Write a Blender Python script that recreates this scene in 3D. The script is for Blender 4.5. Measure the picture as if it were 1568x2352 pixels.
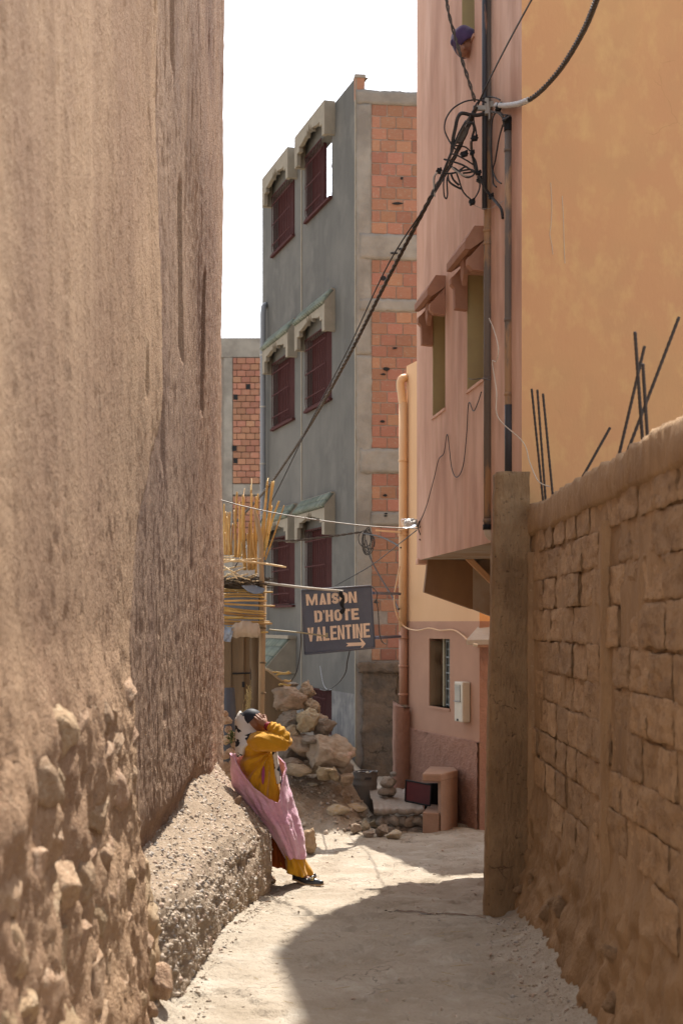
import bpy, bmesh, math, random
from mathutils import Vector, Matrix, noise as mn
R = random.Random(7)
D = bpy.data
SC = bpy.context.scene
COL = SC.collection
for o in list(D.objects): D.objects.remove(o)
rad = math.radians

# ------------------------------------------------------------------ camera
CAMZ = 1.95; F = 3267.0           # camera height above the lane, focal length in reference units
cam = D.cameras.new('camera'); camo = D.objects.new('camera', cam); COL.objects.link(camo)
camo.location = (0, 0, CAMZ); camo.rotation_euler = (rad(90), 0, 0)
cam.lens = 50; cam.sensor_width = 36; cam.shift_y = 254/2352; cam.clip_start = .1; cam.clip_end = 2000
cam.dof.use_dof = True; cam.dof.focus_distance = 12.4; cam.dof.aperture_fstop = 3.5
SC.camera = camo

# ------------------------------------------------------------------ sky, sun, exposure
SUN = Vector((.12, .586, 1)).normalized()
w = D.worlds.new('World'); SC.world = w; w.use_nodes = True
nt = w.node_tree; bg = nt.nodes['Background']
sky = nt.nodes.new('ShaderNodeTexSky'); sky.sky_type = 'NISHITA'; sky.sun_disc = False
sky.sun_elevation = math.asin(SUN.z); sky.sun_rotation = math.atan2(SUN.x, SUN.y)
sky.air_density = 1.0; sky.dust_density = 6.0; sky.ozone_density = 1.0; sky.altitude = 1200
hs = nt.nodes.new('ShaderNodeHueSaturation'); hs.inputs['Saturation'].default_value = .35
nt.links.new(sky.outputs[0], hs.inputs['Color']); nt.links.new(hs.outputs[0], bg.inputs[0])
bg.inputs[1].default_value = .15
sl = D.lights.new('sun', 'SUN'); sl.energy = 3.45; sl.angle = rad(.6); sl.color = (1, .94, .85)
so = D.objects.new('sun', sl); COL.objects.link(so)
so.rotation_euler = (-SUN).to_track_quat('-Z', 'Y').to_euler(); so.location = (3, 20, 30)
SC.view_settings.view_transform = 'Standard'; SC.view_settings.look = 'None'
SC.view_settings.gamma = 1; SC.view_settings.exposure = 1.32

# ------------------------------------------------------------------ helpers
def P(u, v, Y):
    """reference direction (u,v) at distance Y -> world point"""
    return Vector(((u-784)*Y/F, Y, CAMZ+(1430-v)*Y/F))
def lerp(a, b, t): return a+(b-a)*t
def sst(a, b, x):
    t = max(0., min(1., (x-a)/(b-a))); return t*t*(3-2*t)
def interp(x, xs, ys):
    if x <= xs[0]: return ys[0]
    for i in range(1, len(xs)):
        if x <= xs[i]: return lerp(ys[i-1], ys[i], (x-xs[i-1])/(xs[i]-xs[i-1]))
    return ys[-1]
def nz(x, y, z=0.): return mn.noise(Vector((x, y, z)))
def fb(x, y, z=0., o=3):
    s = 0; a = 1
    for i in range(o):
        s += a*mn.noise(Vector((x, y, z))); x *= 2.03; y *= 2.03; z *= 2.03; a *= .5
    return s

class MB:
    def __init__(s): s.v = []; s.f = []; s.m = []; s.mi = 0
    def add(s, vs, fs):
        b = len(s.v); s.v += [tuple(p) for p in vs]
        for f in fs: s.f.append(tuple(i+b for i in f)); s.m.append(s.mi)
        return s
    def box(s, c, d, rot=None, taper=1):
        hx, hy, hz = d[0]/2, d[1]/2, d[2]/2
        p = [Vector((x*hx*(taper if z > 0 else 1), y*hy*(taper if z > 0 else 1), z*hz)) for z in (-1, 1) for y in (-1, 1) for x in (-1, 1)]
        if rot is not None: p = [rot @ q for q in p]
        c = Vector(c)
        return s.add([q+c for q in p], [(0, 2, 3, 1), (4, 5, 7, 6), (0, 1, 5, 4), (2, 6, 7, 3), (0, 4, 6, 2), (1, 3, 7, 5)])
    def quad(s, a, b, c, d): return s.add([a, b, c, d], [(0, 1, 2, 3)])
    def prism(s, pts, ext):
        """polygon extruded along vector ext"""
        n = len(pts); e = Vector(ext); pts = [Vector(p) for p in pts]
        return s.add(pts+[p+e for p in pts], [tuple(range(n))[::-1], tuple(range(n, 2*n))]+[(i, (i+1) % n, n+(i+1) % n, n+i) for i in range(n)])
    def tube(s, path, r, n=8, cap=True):
        path = [Vector(p) for p in path]; k = len(path)
        rr = r if isinstance(r, (list, tuple)) else [r]*k
        t0 = (path[1]-path[0]).normalized()
        nrm = t0.orthogonal().normalized(); vs = []
        for i in range(k):
            t = (path[min(i+1, k-1)]-path[max(i-1, 0)])
            t = t.normalized() if t.length > 1e-9 else t0
            nrm = nrm-t*nrm.dot(t)
            nrm = nrm.normalized() if nrm.length > 1e-6 else t.orthogonal().normalized()
            b = t.cross(nrm)
            for j in range(n):
                a = 2*math.pi*j/n
                vs.append(path[i]+(nrm*math.cos(a)+b*math.sin(a))*rr[i])
        fs = [(i*n+j, i*n+(j+1) % n, (i+1)*n+(j+1) % n, (i+1)*n+j) for i in range(k-1) for j in range(n)]
        if cap: fs += [tuple(range(n))[::-1], tuple(range((k-1)*n, k*n))]
        return s.add(vs, fs)
    def grid(s, rows, closeu=False):
        m = len(rows[0]); vs = [p for r in rows for p in r]; fs = []
        for i in range(len(rows)-1):
            for j in range(m if closeu else m-1):
                j2 = (j+1) % m
                fs.append((i*m+j, i*m+j2, (i+1)*m+j2, (i+1)*m+j))
        return s.add(vs, fs)
    def ell(s, c, r, rot=None, nu=14, nv=9):
        c = Vector(c); rows = []
        for i in range(nv+1):
            ph = math.pi*i/nv
            rows.append([])
            for j in range(nu):
                a = 2*math.pi*j/nu
                p = Vector((r[0]*math.sin(ph)*math.cos(a), r[1]*math.sin(ph)*math.sin(a), r[2]*math.cos(ph)))
                rows[-1].append(c+(rot @ p if rot is not None else p))
        return s.grid(rows, True)
    def mesh(s, name, mat=None, smooth=False, origin=None):
        me = D.meshes.new(name)
        if origin is not None:
            ox, oy, oz = origin; s.v = [(x-ox, y-oy, z-oz) for x, y, z in s.v]
        me.from_pydata(s.v, [], s.f)
        for mm in (mat if isinstance(mat, (list, tuple)) else [mat]):
            if mm: me.materials.append(mm)
        if isinstance(mat, (list, tuple)): me.polygons.foreach_set('material_index', s.m)
        me.polygons.foreach_set('use_smooth', [smooth]*len(me.polygons)); me.update()
        return me

WL = {}
def root(name, label, cat, loc, group=None):
    o = D.objects.new(name, None); COL.objects.link(o); o.location = loc; o.empty_display_size = .1
    o['label'] = label; o['category'] = cat
    if group: o['group'] = group
    WL[o.name] = Vector(loc); return o
def part(mb, name, mat, parent, smooth=False, label=None):
    """mesh given in world coordinates, child of parent"""
    me = mb.mesh(name, mat, smooth) if isinstance(mb, MB) else mb
    o = D.objects.new(name, me); COL.objects.link(o); o.parent = parent
    o.location = -WL[parent.name]; WL[o.name] = Vector((0, 0, 0))
    if label: o['label'] = label
    return o
def piece(me, name, parent, pos, rot=(0, 0, 0), sc=(1, 1, 1), mat=None):
    o = D.objects.new(name, me); COL.objects.link(o); o.parent = parent
    o.location = Vector(pos)-WL[parent.name]; o.rotation_euler = rot; o.scale = sc
    WL[o.name] = Vector(pos); return o
def thing(mb, name, mat, label, cat, group=None, smooth=False, kind=None):
    xs = [p[0] for p in mb.v]; ys = [p[1] for p in mb.v]; zs = [p[2] for p in mb.v]
    org = Vector(((min(xs)+max(xs))/2, (min(ys)+max(ys))/2, min(zs)))
    o = D.objects.new(name, mb.mesh(name, mat, smooth, org)); COL.objects.link(o); o.location = org
    WL[o.name] = org
    if label: o['label'] = label
    if cat: o['category'] = cat
    if group: o['group'] = group
    if kind: o['kind'] = kind
    return o
def struct(mb, name, mat, smooth=False, kind='structure'):
    o = D.objects.new(name, mb.mesh(name, mat, smooth)); COL.objects.link(o); o['kind'] = kind
    WL[o.name] = Vector((0, 0, 0)); return o
def bevel(o, wd=.01, seg=2):
    m = o.modifiers.new('bevel', 'BEVEL'); m.width = wd; m.segments = seg; m.limit_method = 'ANGLE'; return o
def catmull(pts, n=8):
    pts = [Vector(p) for p in pts]; out = []
    for i in range(len(pts)-1):
        p0 = pts[max(i-1, 0)]; p1 = pts[i]; p2 = pts[i+1]; p3 = pts[min(i+2, len(pts)-1)]
        for k in range(n):
            t = k/n
            out.append(.5*((2*p1)+(p2-p0)*t+(2*p0-5*p1+4*p2-p3)*t*t+(3*p1-p0-3*p2+p3)*t**3))
    out.append(pts[-1]); return out

# ------------------------------------------------------------------ materials
def mat(name, c1, c2=None, scale=4, stretch=(1, 1, 1), rough=.9, bump=0, bscale=80, bdist=.01, bstretch=None,
        c3=None, s3=.8, st3=(1, 1, 1), k3=(.45, .65), c4=None, s4=40, k4=(.66, .74), c5=None, s5=30, k5=(.6, .75), st5=(1, 1, 1), rnd=0., spec=.25, metal=0, sheen=0, detail=6, hue=0.):
    m = D.materials.new(name); m.use_nodes = True; nt = m.node_tree; N = nt.nodes; L = nt.links
    b = N['Principled BSDF']; b.inputs['Roughness'].default_value = rough; b.inputs['Metallic'].default_value = metal
    b.inputs['Specular IOR Level'].default_value = spec
    if sheen: b.inputs['Sheen Weight'].default_value = sheen; b.inputs['Sheen Roughness'].default_value = .4
    tc = N.new('ShaderNodeTexCoord'); vec = tc.outputs['Object']
    if rnd or hue:
        oi = N.new('ShaderNodeObjectInfo'); mu = N.new('ShaderNodeMath'); mu.operation = 'MULTIPLY'; mu.inputs[1].default_value = 53.
        L.new(oi.outputs['Random'], mu.inputs[0]); ad = N.new('ShaderNodeVectorMath'); ad.operation = 'ADD'
        L.new(vec, ad.inputs[0]); L.new(mu.outputs[0], ad.inputs[1]); vec = ad.outputs[0]
    def noise(sc, st, det=detail, ro=.6):
        mp = N.new('ShaderNodeMapping'); mp.inputs['Scale'].default_value = st; L.new(vec, mp.inputs[0])
        n = N.new('ShaderNodeTexNoise'); n.inputs['Scale'].default_value = sc; n.inputs['Detail'].default_value = det
        n.inputs['Roughness'].default_value = ro; L.new(mp.outputs[0], n.inputs['Vector']); return n.outputs['Fac']
    def ramp(f, a, b_):
        r = N.new('ShaderNodeMapRange'); r.inputs[1].default_value = a; r.inputs[2].default_value = b_; L.new(f, r.inputs[0]); return r.outputs[0]
    def mix(f, a, b_):
        x = N.new('ShaderNodeMix'); x.data_type = 'RGBA'; L.new(f, x.inputs[0])
        for i, c in ((6, a), (7, b_)):
            if isinstance(c, tuple): x.inputs[i].default_value = (*c, 1)
            else: L.new(c, x.inputs[i])
        return x.outputs[2]
    col = c1
    if c2: col = mix(ramp(noise(scale, stretch), .32, .68), c1, c2)
    if c3: col = mix(ramp(noise(s3, st3), *k3), col, c3)
    if c4: col = mix(ramp(noise(s4, (1, 1, 1), 3), *k4), col, c4)
    if c5: col = mix(ramp(noise(s5, st5, 4), *k5), col, c5)
    if rnd or hue:
        h = N.new('ShaderNodeHueSaturation'); r = N.new('ShaderNodeMapRange')
        r.inputs[3].default_value = 1-rnd; r.inputs[4].default_value = 1+rnd; L.new(oi.outputs['Random'], r.inputs[0]); L.new(r.outputs[0], h.inputs['Value'])
        if hue:
            fr = N.new('ShaderNodeMath'); fr.operation = 'FRACT'; m7 = N.new('ShaderNodeMath'); m7.operation = 'MULTIPLY'; m7.inputs[1].default_value = 7.31
            L.new(oi.outputs['Random'], m7.inputs[0]); L.new(m7.outputs[0], fr.inputs[0])
            r2 = N.new('ShaderNodeMapRange'); r2.inputs[3].default_value = .5-hue; r2.inputs[4].default_value = .5+hue; L.new(fr.outputs[0], r2.inputs[0]); L.new(r2.outputs[0], h.inputs['Hue'])
        if isinstance(col, tuple): h.inputs['Color'].default_value = (*col, 1)
        else: L.new(col, h.inputs['Color'])
        col = h.outputs[0]
    if isinstance(col, tuple): b.inputs['Base Color'].default_value = (*col, 1)
    else: L.new(col, b.inputs['Base Color'])
    if bump:
        bp = N.new('ShaderNodeBump'); bp.inputs['Strength'].default_value = bump; bp.inputs['Distance'].default_value = bdist
        L.new(noise(bscale, bstretch or stretch, 5, .65), bp.inputs['Height']); L.new(bp.outputs[0], b.inputs['Normal'])
    return m
MT = {}
def mk(k, *a, **kw): MT[k] = mat(k, *a, **kw); return MT[k]
mk('lane', (.405, .347, .275), (.345, .29, .223), 2.2, stretch=(1, .7, 1), c3=(.30, .248, .185), s3=1.3, k3=(.48, .66), c4=(.21, .168, .128), s4=40, k4=(.66, .78), c5=(.43, .382, .315), s5=3.2, k5=(.54, .7), bump=.9, bscale=18, bdist=.045)
mk('rammed', (.475, .315, .195), (.41, .263, .16), 7, stretch=(1, 1, .7), c3=(.35, .218, .135), s3=.8, st3=(1, 1, .6), k3=(.42, .62), c4=(.58, .43, .29), s4=65, k4=(.60, .72), c5=(.24, .145, .09), s5=48, k5=(.62, .74), st5=(1, 1, .6),
   bump=1.0, bscale=55, bdist=.022, bstretch=(1, 1, .8), rough=.95)
mk('rammed_worn', (.455, .305, .205), (.37, .243, .162), 9, stretch=(1, 1, .35), c3=(.29, .186, .13), s3=1.0, st3=(1, 1, .5), k3=(.42, .62), c4=(.55, .42, .30), s4=70, k4=(.60, .72), c5=(.18, .112, .075), s5=60, k5=(.60, .72), st5=(1, 1, .35),
   bump=1.0, bscale=65, bdist=.028, bstretch=(1, 1, .5), rough=.95)
mk('conglom', (.37, .28, .198), (.285, .212, .148), 9, c4=(.50, .43, .35), s4=60, k4=(.6, .7), bump=.9, bscale=70, bdist=.02)
mk('pebble', (.50, .44, .37), (.38, .34, .30), 20, rnd=.3)
mk('masonry', (.45, .305, .192), (.37, .243, .15), 4, c4=(.53, .395, .27), s4=3, k4=(.5, .75), rnd=.12, hue=.008, bump=1, bscale=7, bdist=.018)
mk('adobe', (.47, .31, .178), (.39, .25, .14), 4, stretch=(1, 2, .5), c3=(.31, .194, .107), s3=2.2, rnd=.15, c5=(.19, .12, .07), s5=7, k5=(.58, .74), st5=(1, 2, .7), bump=1, bscale=9, bdist=.02, bstretch=(1, 2.2, 1), c4=(.50, .34, .19), s4=14, k4=(.60, .75))
mk('adobemud', (.40, .262, .148), (.325, .208, .116), 7, stretch=(1, 1, .3), c3=(.235, .145, .076), s3=1.6, st3=(1, 1, .4), bump=1, bscale=38, bdist=.02, bstretch=(1, 1, .4))
mk('adobecap', (.40, .26, .145), (.325, .207, .113), 9, stretch=(1, 1, .3), bump=1, bscale=36, bdist=.02, c3=(.28, .175, .095), s3=3, c4=(.46, .33, .20), s4=40, k4=(.62, .75))
mk('pillarmud', (.32, .205, .11), (.235, .147, .078), 9, stretch=(1, 1, .3), c3=(.37, .245, .135), s3=4, c4=(.12, .073, .043), s4=30, k4=(.62, .74), bump=1, bscale=30, bdist=.04)
mk('orange', (.61, .358, .160), (.565, .315, .142), 5, stretch=(1, 1, .5), c3=(.55, .285, .138), s3=.45, k3=(.36, .62), c4=(.51, .29, .138), s4=2.4, k4=(.48, .9), c5=(.63, .385, .168), s5=8, k5=(.5, .85), st5=(1, 1, .6), bump=.35, bscale=40, bdist=.006)
mk('pinkwall', (.66, .41, .295), (.58, .345, .245), 5, stretch=(1, 1, .3), c5=(.47, .265, .185), s5=2.2, k5=(.46, .70), st5=(1, 1, .35), c3=(.74, .50, .38), s3=2.2, st3=(1, 1, .25), bump=.3, bscale=60, bdist=.004)
mk('hood', (.42, .225, .145), (.35, .18, .115), 8, bump=.3)
mk('olive', (.42, .34, .17), (.38, .30, .16), 6, bump=.2)
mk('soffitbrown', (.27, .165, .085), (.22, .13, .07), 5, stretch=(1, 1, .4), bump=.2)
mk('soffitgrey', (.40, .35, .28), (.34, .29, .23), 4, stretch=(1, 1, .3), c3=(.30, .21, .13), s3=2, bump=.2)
mk('tan', (.64, .41, .23), (.59, .37, .205), 2, stretch=(1, 1, .4), bump=.15, bscale=40, bdist=.004)
mk('terra', (.42, .245, .165), (.37, .212, .142), 2.5, bump=.2, bscale=30, bdist=.005)
mk('mudbox', (.33, .205, .14), (.28, .17, .115), 5, bump=.5, bscale=30, bdist=.012)
mk('dado', (.39, .215, .15), (.33, .18, .125), 10, bump=1, bscale=38, bdist=.03)
mk('greywall', (.108, .103, .092), (.087, .083, .074), 5, stretch=(1, 1, .12), c5=(.135, .127, .112), s5=1.6, k5=(.52, .7), c3=(.125, .118, .104), s3=.7, c4=(.085, .085, .083), s4=1.3, k4=(.66, .72), bump=.3, bscale=50, bdist=.006)
mk('greybase', (.20, .19, .18), (.11, .105, .10), 14, stretch=(1, 1, .15), c3=(.25, .235, .21), s3=3, bump=.3)
mk('trim', (.27, .235, .18), (.22, .19, .145), 6, bump=.2)
mk('concrete', (.30, .275, .235), (.235, .215, .185), 3, c3=(.19, .17, .145), s3=1.6, bump=.6, bscale=22, bdist=.015)
mk('brick', (.32, .158, .102), (.275, .128, .081), 9, stretch=(.3, .3, 2), c3=(.31, .225, .17), s3=5, k3=(.56, .72), rnd=.17, hue=.010, bump=.3, bscale=40, bdist=.004)
mk('mortar', (.29, .25, .21), (.23, .195, .165), 14, bump=.8, bscale=30, bdist=.012)
mk('darkmud', (.185, .135, .095), (.13, .095, .068), 5, c3=(.10, .08, .062), s3=2.5, bump=1, bscale=18, bdist=.03)
mk('maroon', (.070, .024, .022), (.055, .02, .019), 8, rough=.85, spec=.08)
mk('black', (.012, .012, .013), rough=.7)
mk('dark_interior', (.02, .022, .026), rough=.6)  # near-black colour stands for the unlit rooms behind window openings
mk('glasstile', (.12, .145, .11), (.17, .18, .145), 12, rnd=.25, rough=.75, spec=.15)
mk('pvcgrey', (.22, .225, .235), (.19, .195, .205), 6, stretch=(1, 1, .2), rough=.5)
mk('pvctan', (.62, .40, .22), (.56, .35, .19), 5, stretch=(1, 1, .3), rough=.5, bump=.1)
mk('pvcpink', (.42, .235, .155), (.36, .19, .125), 6, rough=.6)
mk('pvcwhite', (.55, .47, .36), (.48, .40, .31), 20, stretch=(1, 1, 6), rough=.5)
mk('pipebrown', (.19, .155, .125), (.15, .12, .10), 3, stretch=(1, 1, .2), c3=(.40, .24, .13), s3=6, st3=(1, 1, .25), k3=(.52, .6), rough=.6, bump=.2)
mk('pipedark', (.045, .047, .055), (.065, .062, .064), 5, stretch=(1, 1, .15), c3=(.36, .20, .13), s3=7, st3=(1, 1, .2), k3=(.6, .66), rough=.5)
mk('cable', (.028, .026, .026), (.05, .044, .04), 30, rough=.6)
mk('cablebrown', (.10, .075, .055), (.055, .045, .038), 25, rough=.7)
mk('steelwire', (.40, .36, .30), (.30, .26, .22), 20, rough=.5)
mk('whiterope', (.62, .60, .57), (.5, .48, .45), 30, rough=.7)
mk('rebar', (.040, .032, .028), (.06, .042, .032), 30, rough=.7)
mk('reed', (.52, .345, .125), (.44, .28, .095), 5, stretch=(1, 1, 1), c3=(.36, .215, .075), s3=2.5, rnd=.2, hue=.01, rough=.55)
mk('reedpale', (.60, .46, .27), (.50, .37, .2), 9, rnd=.15, rough=.6)
mk('wood', (.33, .235, .14), (.25, .172, .10), 9, stretch=(1, 1, .12), bump=.3, bscale=30)
mk('woodold', (.17, .118, .07), (.115, .08, .048), 10, stretch=(1, 1, .1), rnd=.1, bump=.4, bscale=40)
mk('straw', (.45, .34, .15), (.34, .24, .10), 30, rough=.8)
mk('bluetarp', (.125, .16, .215), (.19, .22, .27), 8, rough=.45, bump=.4, bscale=12, bdist=.02)
mk('bluecloth', (.21, .29, .40), (.32, .36, .42), 7, rough=.8)
mk('beigecloth', (.40, .32, .24), (.31, .245, .18), 9, rough=.9, bump=.4, bscale=25)
mk('twigs', (.055, .043, .032), (.09, .068, .047), 20)
mk('signblue', (.085, .10, .14), (.10, .115, .152), 5, stretch=(1, 1, .3), c3=(.078, .09, .125), s3=3, rough=.7, bump=.1)
mk('signrail', (.075, .082, .11), (.10, .102, .12), 9, rough=.5)
mk('lettering', (.66, .53, .42), (.60, .48, .38), 12, rough=.8)
mk('bluebar', (.07, .095, .19), (.10, .115, .18), 8, rough=.6)
mk('bluegreybar', (.42, .40, .36), (.30, .28, .24), 9, rough=.6)
mk('olivebar', (.30, .27, .17), (.22, .185, .12), 14, rough=.6)
mk('rockbrown', (.385, .30, .215), (.30, .23, .16), 3, c3=(.43, .33, .235), s3=2, c4=(.22, .165, .125), s4=5, k4=(.6, .75), rnd=.13, hue=.012, bump=1, bscale=5, bdist=.035)
mk('rockpink', (.385, .31, .235), (.31, .245, .18), 4, c3=(.50, .36, .30), s3=1.7, k3=(.62, .66), c5=(.23, .175, .13), s5=3, k5=(.6, .75), bump=1, bscale=5, bdist=.04)
mk('rockyellow', (.42, .34, .22), (.34, .265, .165), 5, c3=(.30, .24, .165), s3=2, bump=1, bscale=5, bdist=.035)
mk('rockgrey', (.33, .285, .235), (.25, .21, .17), 3, rnd=.12, bump=1, bscale=5, bdist=.035)
mk('slab', (.52, .44, .34), (.44, .36, .26), 7, c3=(.48, .36, .20), s3=4, bump=.7, bscale=24, bdist=.02)
mk('barrel', (.20, .185, .165), (.155, .138, .12), 7, stretch=(1, 1, .35), c3=(.22, .12, .085), s3=4, k3=(.56, .7), rough=.6, metal=.25, bump=.2)
mk('redpanel', (.10, .02, .022), (.075, .016, .02), 6, c3=(.30, .24, .22), s3=5, k3=(.66, .74), rough=.5)
mk('cap_concrete', (.38, .35, .31), (.31, .285, .25), 8, bump=.6, bscale=25)
mk('plastic', (.55, .51, .42), (.50, .46, .38), 10, rough=.5)
mk('glassdark', (.12, .135, .135), rough=.15, spec=.6)
mk('pane', (.11, .125, .12), (.15, .165, .155), 6, rough=.3, spec=.5)
mk('latticegrey', (.19, .21, .205), rough=.5)
mk('skin', (.30, .155, .10), (.26, .13, .085), 12, rough=.55, bump=.15, bscale=120, bdist=.002)
mk('mustard', (.60, .30, .016), (.53, .255, .012), 8, rough=.8, sheen=.25, bump=.8, bscale=26, bdist=.015, stretch=(1, 1, .5))
mk('lining', (.36, .085, .012), (.28, .06, .01), 8, rough=.8)
mk('pinkwrap', (.76, .41, .53), (.68, .34, .46), 24, rough=.95, sheen=.5, c3=(.80, .48, .58), s3=5, bump=.9, bscale=55, bdist=.012)
mk('scarf', (.66, .62, .57), (.60, .56, .52), 6, c3=(.022, .024, .03), s3=11, st3=(1, .6, 1), k3=(.56, .575), rough=.85, bump=.2, bscale=40, detail=2)
mk('cap', (.018, .022, .032), (.028, .03, .04), 12, rough=.6)
mk('leather', (.012, .014, .018), (.02, .022, .028), 30, rough=.28, spec=.6)
mk('sole', (.42, .28, .16), rough=.7)
mk('gold', (.55, .38, .12), rough=.3, metal=.9)
mk('bracelet', (.35, .02, .04), (.04, .012, .02), 60, rough=.6)
mk('purple', (.085, .05, .12), (.06, .038, .09), 14, rough=.85, sheen=.3, bump=.4, bscale=30)
mk('robe', (.05, .045, .06), rough=.9)
mk('bulb', (.8, .78, .74), rough=.3)
mk('leaf', (.08, .13, .04), (.12, .17, .06), 12, rnd=.3)
def cracks(k, scale, dark, width=.012, mask=(.5, .58), ms=1.5):
    m = MT[k]; nt = m.node_tree; N = nt.nodes; L = nt.links; b = N['Principled BSDF']; src = b.inputs['Base Color'].links[0].from_socket
    tc = N.new('ShaderNodeTexCoord'); n1 = N.new('ShaderNodeTexNoise'); n1.inputs['Scale'].default_value = scale*1.5; n1.inputs['Detail'].default_value = 5; L.new(tc.outputs['Object'], n1.inputs['Vector'])
    ad = N.new('ShaderNodeMix'); ad.data_type = 'VECTOR'; ad.inputs[0].default_value = .22/scale*4 if scale > 4 else .2; L.new(tc.outputs['Object'], ad.inputs[4]); L.new(n1.outputs['Color'], ad.inputs[5])
    v = N.new('ShaderNodeTexVoronoi'); v.feature = 'DISTANCE_TO_EDGE'; v.inputs['Scale'].default_value = scale; L.new(ad.outputs[1], v.inputs['Vector'])
    r = N.new('ShaderNodeMapRange'); r.inputs[1].default_value = 0; r.inputs[2].default_value = width; r.inputs[3].default_value = 1; r.inputs[4].default_value = 0; L.new(v.outputs['Distance'], r.inputs[0])
    n2 = N.new('ShaderNodeTexNoise'); n2.inputs['Scale'].default_value = ms; L.new(tc.outputs['Object'], n2.inputs['Vector'])
    r2 = N.new('ShaderNodeMapRange'); r2.inputs[1].default_value = mask[0]; r2.inputs[2].default_value = mask[1]; L.new(n2.outputs['Fac'], r2.inputs[0])
    mu = N.new('ShaderNodeMath'); mu.operation = 'MULTIPLY'; L.new(r.outputs[0], mu.inputs[0]); L.new(r2.outputs[0], mu.inputs[1])
    x = N.new('ShaderNodeMix'); x.data_type = 'RGBA'; L.new(mu.outputs[0], x.inputs[0]); L.new(src, x.inputs[6]); x.inputs[7].default_value = (*dark, 1); L.new(x.outputs[2], b.inputs['Base Color'])
cracks('orange', 2.2, (.44, .235, .105), .006, (.60, .66)); cracks('pillarmud', 3.2, (.12, .07, .04), .012, (.52, .6), 3); cracks('lane', 3.2, (.17, .14, .11), .012, (.52, .58), 1.2); cracks('darkmud', 5, (.05, .04, .03), .04)
gm = D.materials.new('clearglass'); gm.use_nodes = True
gb = gm.node_tree.nodes['Principled BSDF']; gb.inputs['Transmission Weight'].default_value = .9; gb.inputs['Roughness'].default_value = .12; gb.inputs['IOR'].default_value = 1.3
gb.inputs['Base Color'].default_value = (.95, .97, .97, 1); MT['glass'] = gm

# ------------------------------------------------------------------ ground
def wallx(y): return -1.10-.012*(y-7.5)           # plane of the left wall
def mound(x, y):
    a = sst(.46, -.12, x+.12*nz(y*1.5, 3))*sst(15.75, 17.0, y+.25*nz(x*2, 9))
    return a*(.50+.35*sst(-.3, -1.3, x))
_dr = random.Random(21); DENT = [(_dr.uniform(-.6, 1.0), 5.6+9*_dr.random()**1.3, _dr.uniform(.05, .085), _dr.uniform(.10, .15), _dr.uniform(.006, .013)) for _ in range(70)]
def gz(x, y):
    z = -.33*sst(8.8, 12.6, y)-.09*sst(12.6, 17, y)
    n = 3 < y < 24 and -4 < x < 4
    z += mound(x, y) if 15 < y < 26 and x < 1 else 0
    z += .34*math.exp(-((x+1.2)/.27)**2)*sst(7.75, 6.9, y)                 # rubble foot, left
    z += .16*math.exp(-((x-1.30)/.20)**2)*sst(10.2, 9.3, y)                # earth against the right wall
    z += .05*math.exp(-((x-1.5)/.35)**2)*sst(12, 15, y)
    if n:
        z += .022*fb(x*1.3, y*1.1, 0, 3)+.012*nz(x*6, y*4.5, 2)+.008*nz(x*14, y*11, 5)
        e = nz(x*2.4+4, y*1.9, 7)+.25*nz(x*9, y*8, 3); z -= .022*sst(.12, .17, e); e = nz(x*5+4, y*3.3, 17); z -= .012*sst(.25, .3, e)              # worn flakes with a lip
        for a_, b_, rx_, ry_, dp_ in DENT:
            if abs(x-a_) < .2 and abs(y-b_) < .3:
                q_ = ((x-a_)/rx_)**2+((y-b_)/ry_)**2; z -= dp_*(math.exp(-q_**2)-.35*math.exp(-(q_-1.6)**2*4))
        z += .035*fb(x*5, y*5, 4, 3)*sst(15.6, 16.3, y)*sst(.6, .2, x)
        z += .03*fb(x*7, y*7, 1, 2)*sst(-.72, -.95, x)*sst(7.8, 7.0, y)
    return z
def axis(fine, coarse_lo, coarse_hi): return coarse_lo+fine+coarse_hi
xs = [-400, -120, -40, -15, -8, -5, -3.5, -2.6]+[-2.1+.026*i for i in range(int(4.5/.026))]+[2.5, 3, 4, 6, 10, 25, 80, 400]
ys = [-60, -20, -8, -2, 1, 3, 4.4]+[5.2+.028*i for i in range(int(6.2/.028))]+[11.4+.04*i for i in range(int(9/.04))]+[20.6, 21.4, 22.5, 24, 27, 32, 45, 80, 200, 700]
mb = MB(); mb.grid([[(x, y, gz(x, y)) for x in xs] for y in ys])
struct(mb, 'lane_ground', MT['lane'], True)

mk('earth', (.42, .33, .24), (.34, .26, .185), 6, c3=(.46, .375, .285), s3=2.2, c4=(.24, .18, .125), s4=16, k4=(.58, .75), bump=1, bscale=24, bdist=.08)
rows = []
for j in range(150):
    y = 15.3+4.4*j/149; rows.append([])
    for i in range(110):
        x = -1.7+2.5*i/109; m_ = mound(x, y); q = sst(.03, .14, m_)
        rows[-1].append((x, y, gz(x, y)-.05+q*(.062+.045*fb(x*6, y*6, 2, 3)+.03*abs(nz(x*13, y*13, 5))+.018*nz(x*27, y*27, 9))))
mb = MB(); mb.grid(rows); struct(mb, 'earth_mound', MT['earth'], True)

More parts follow.
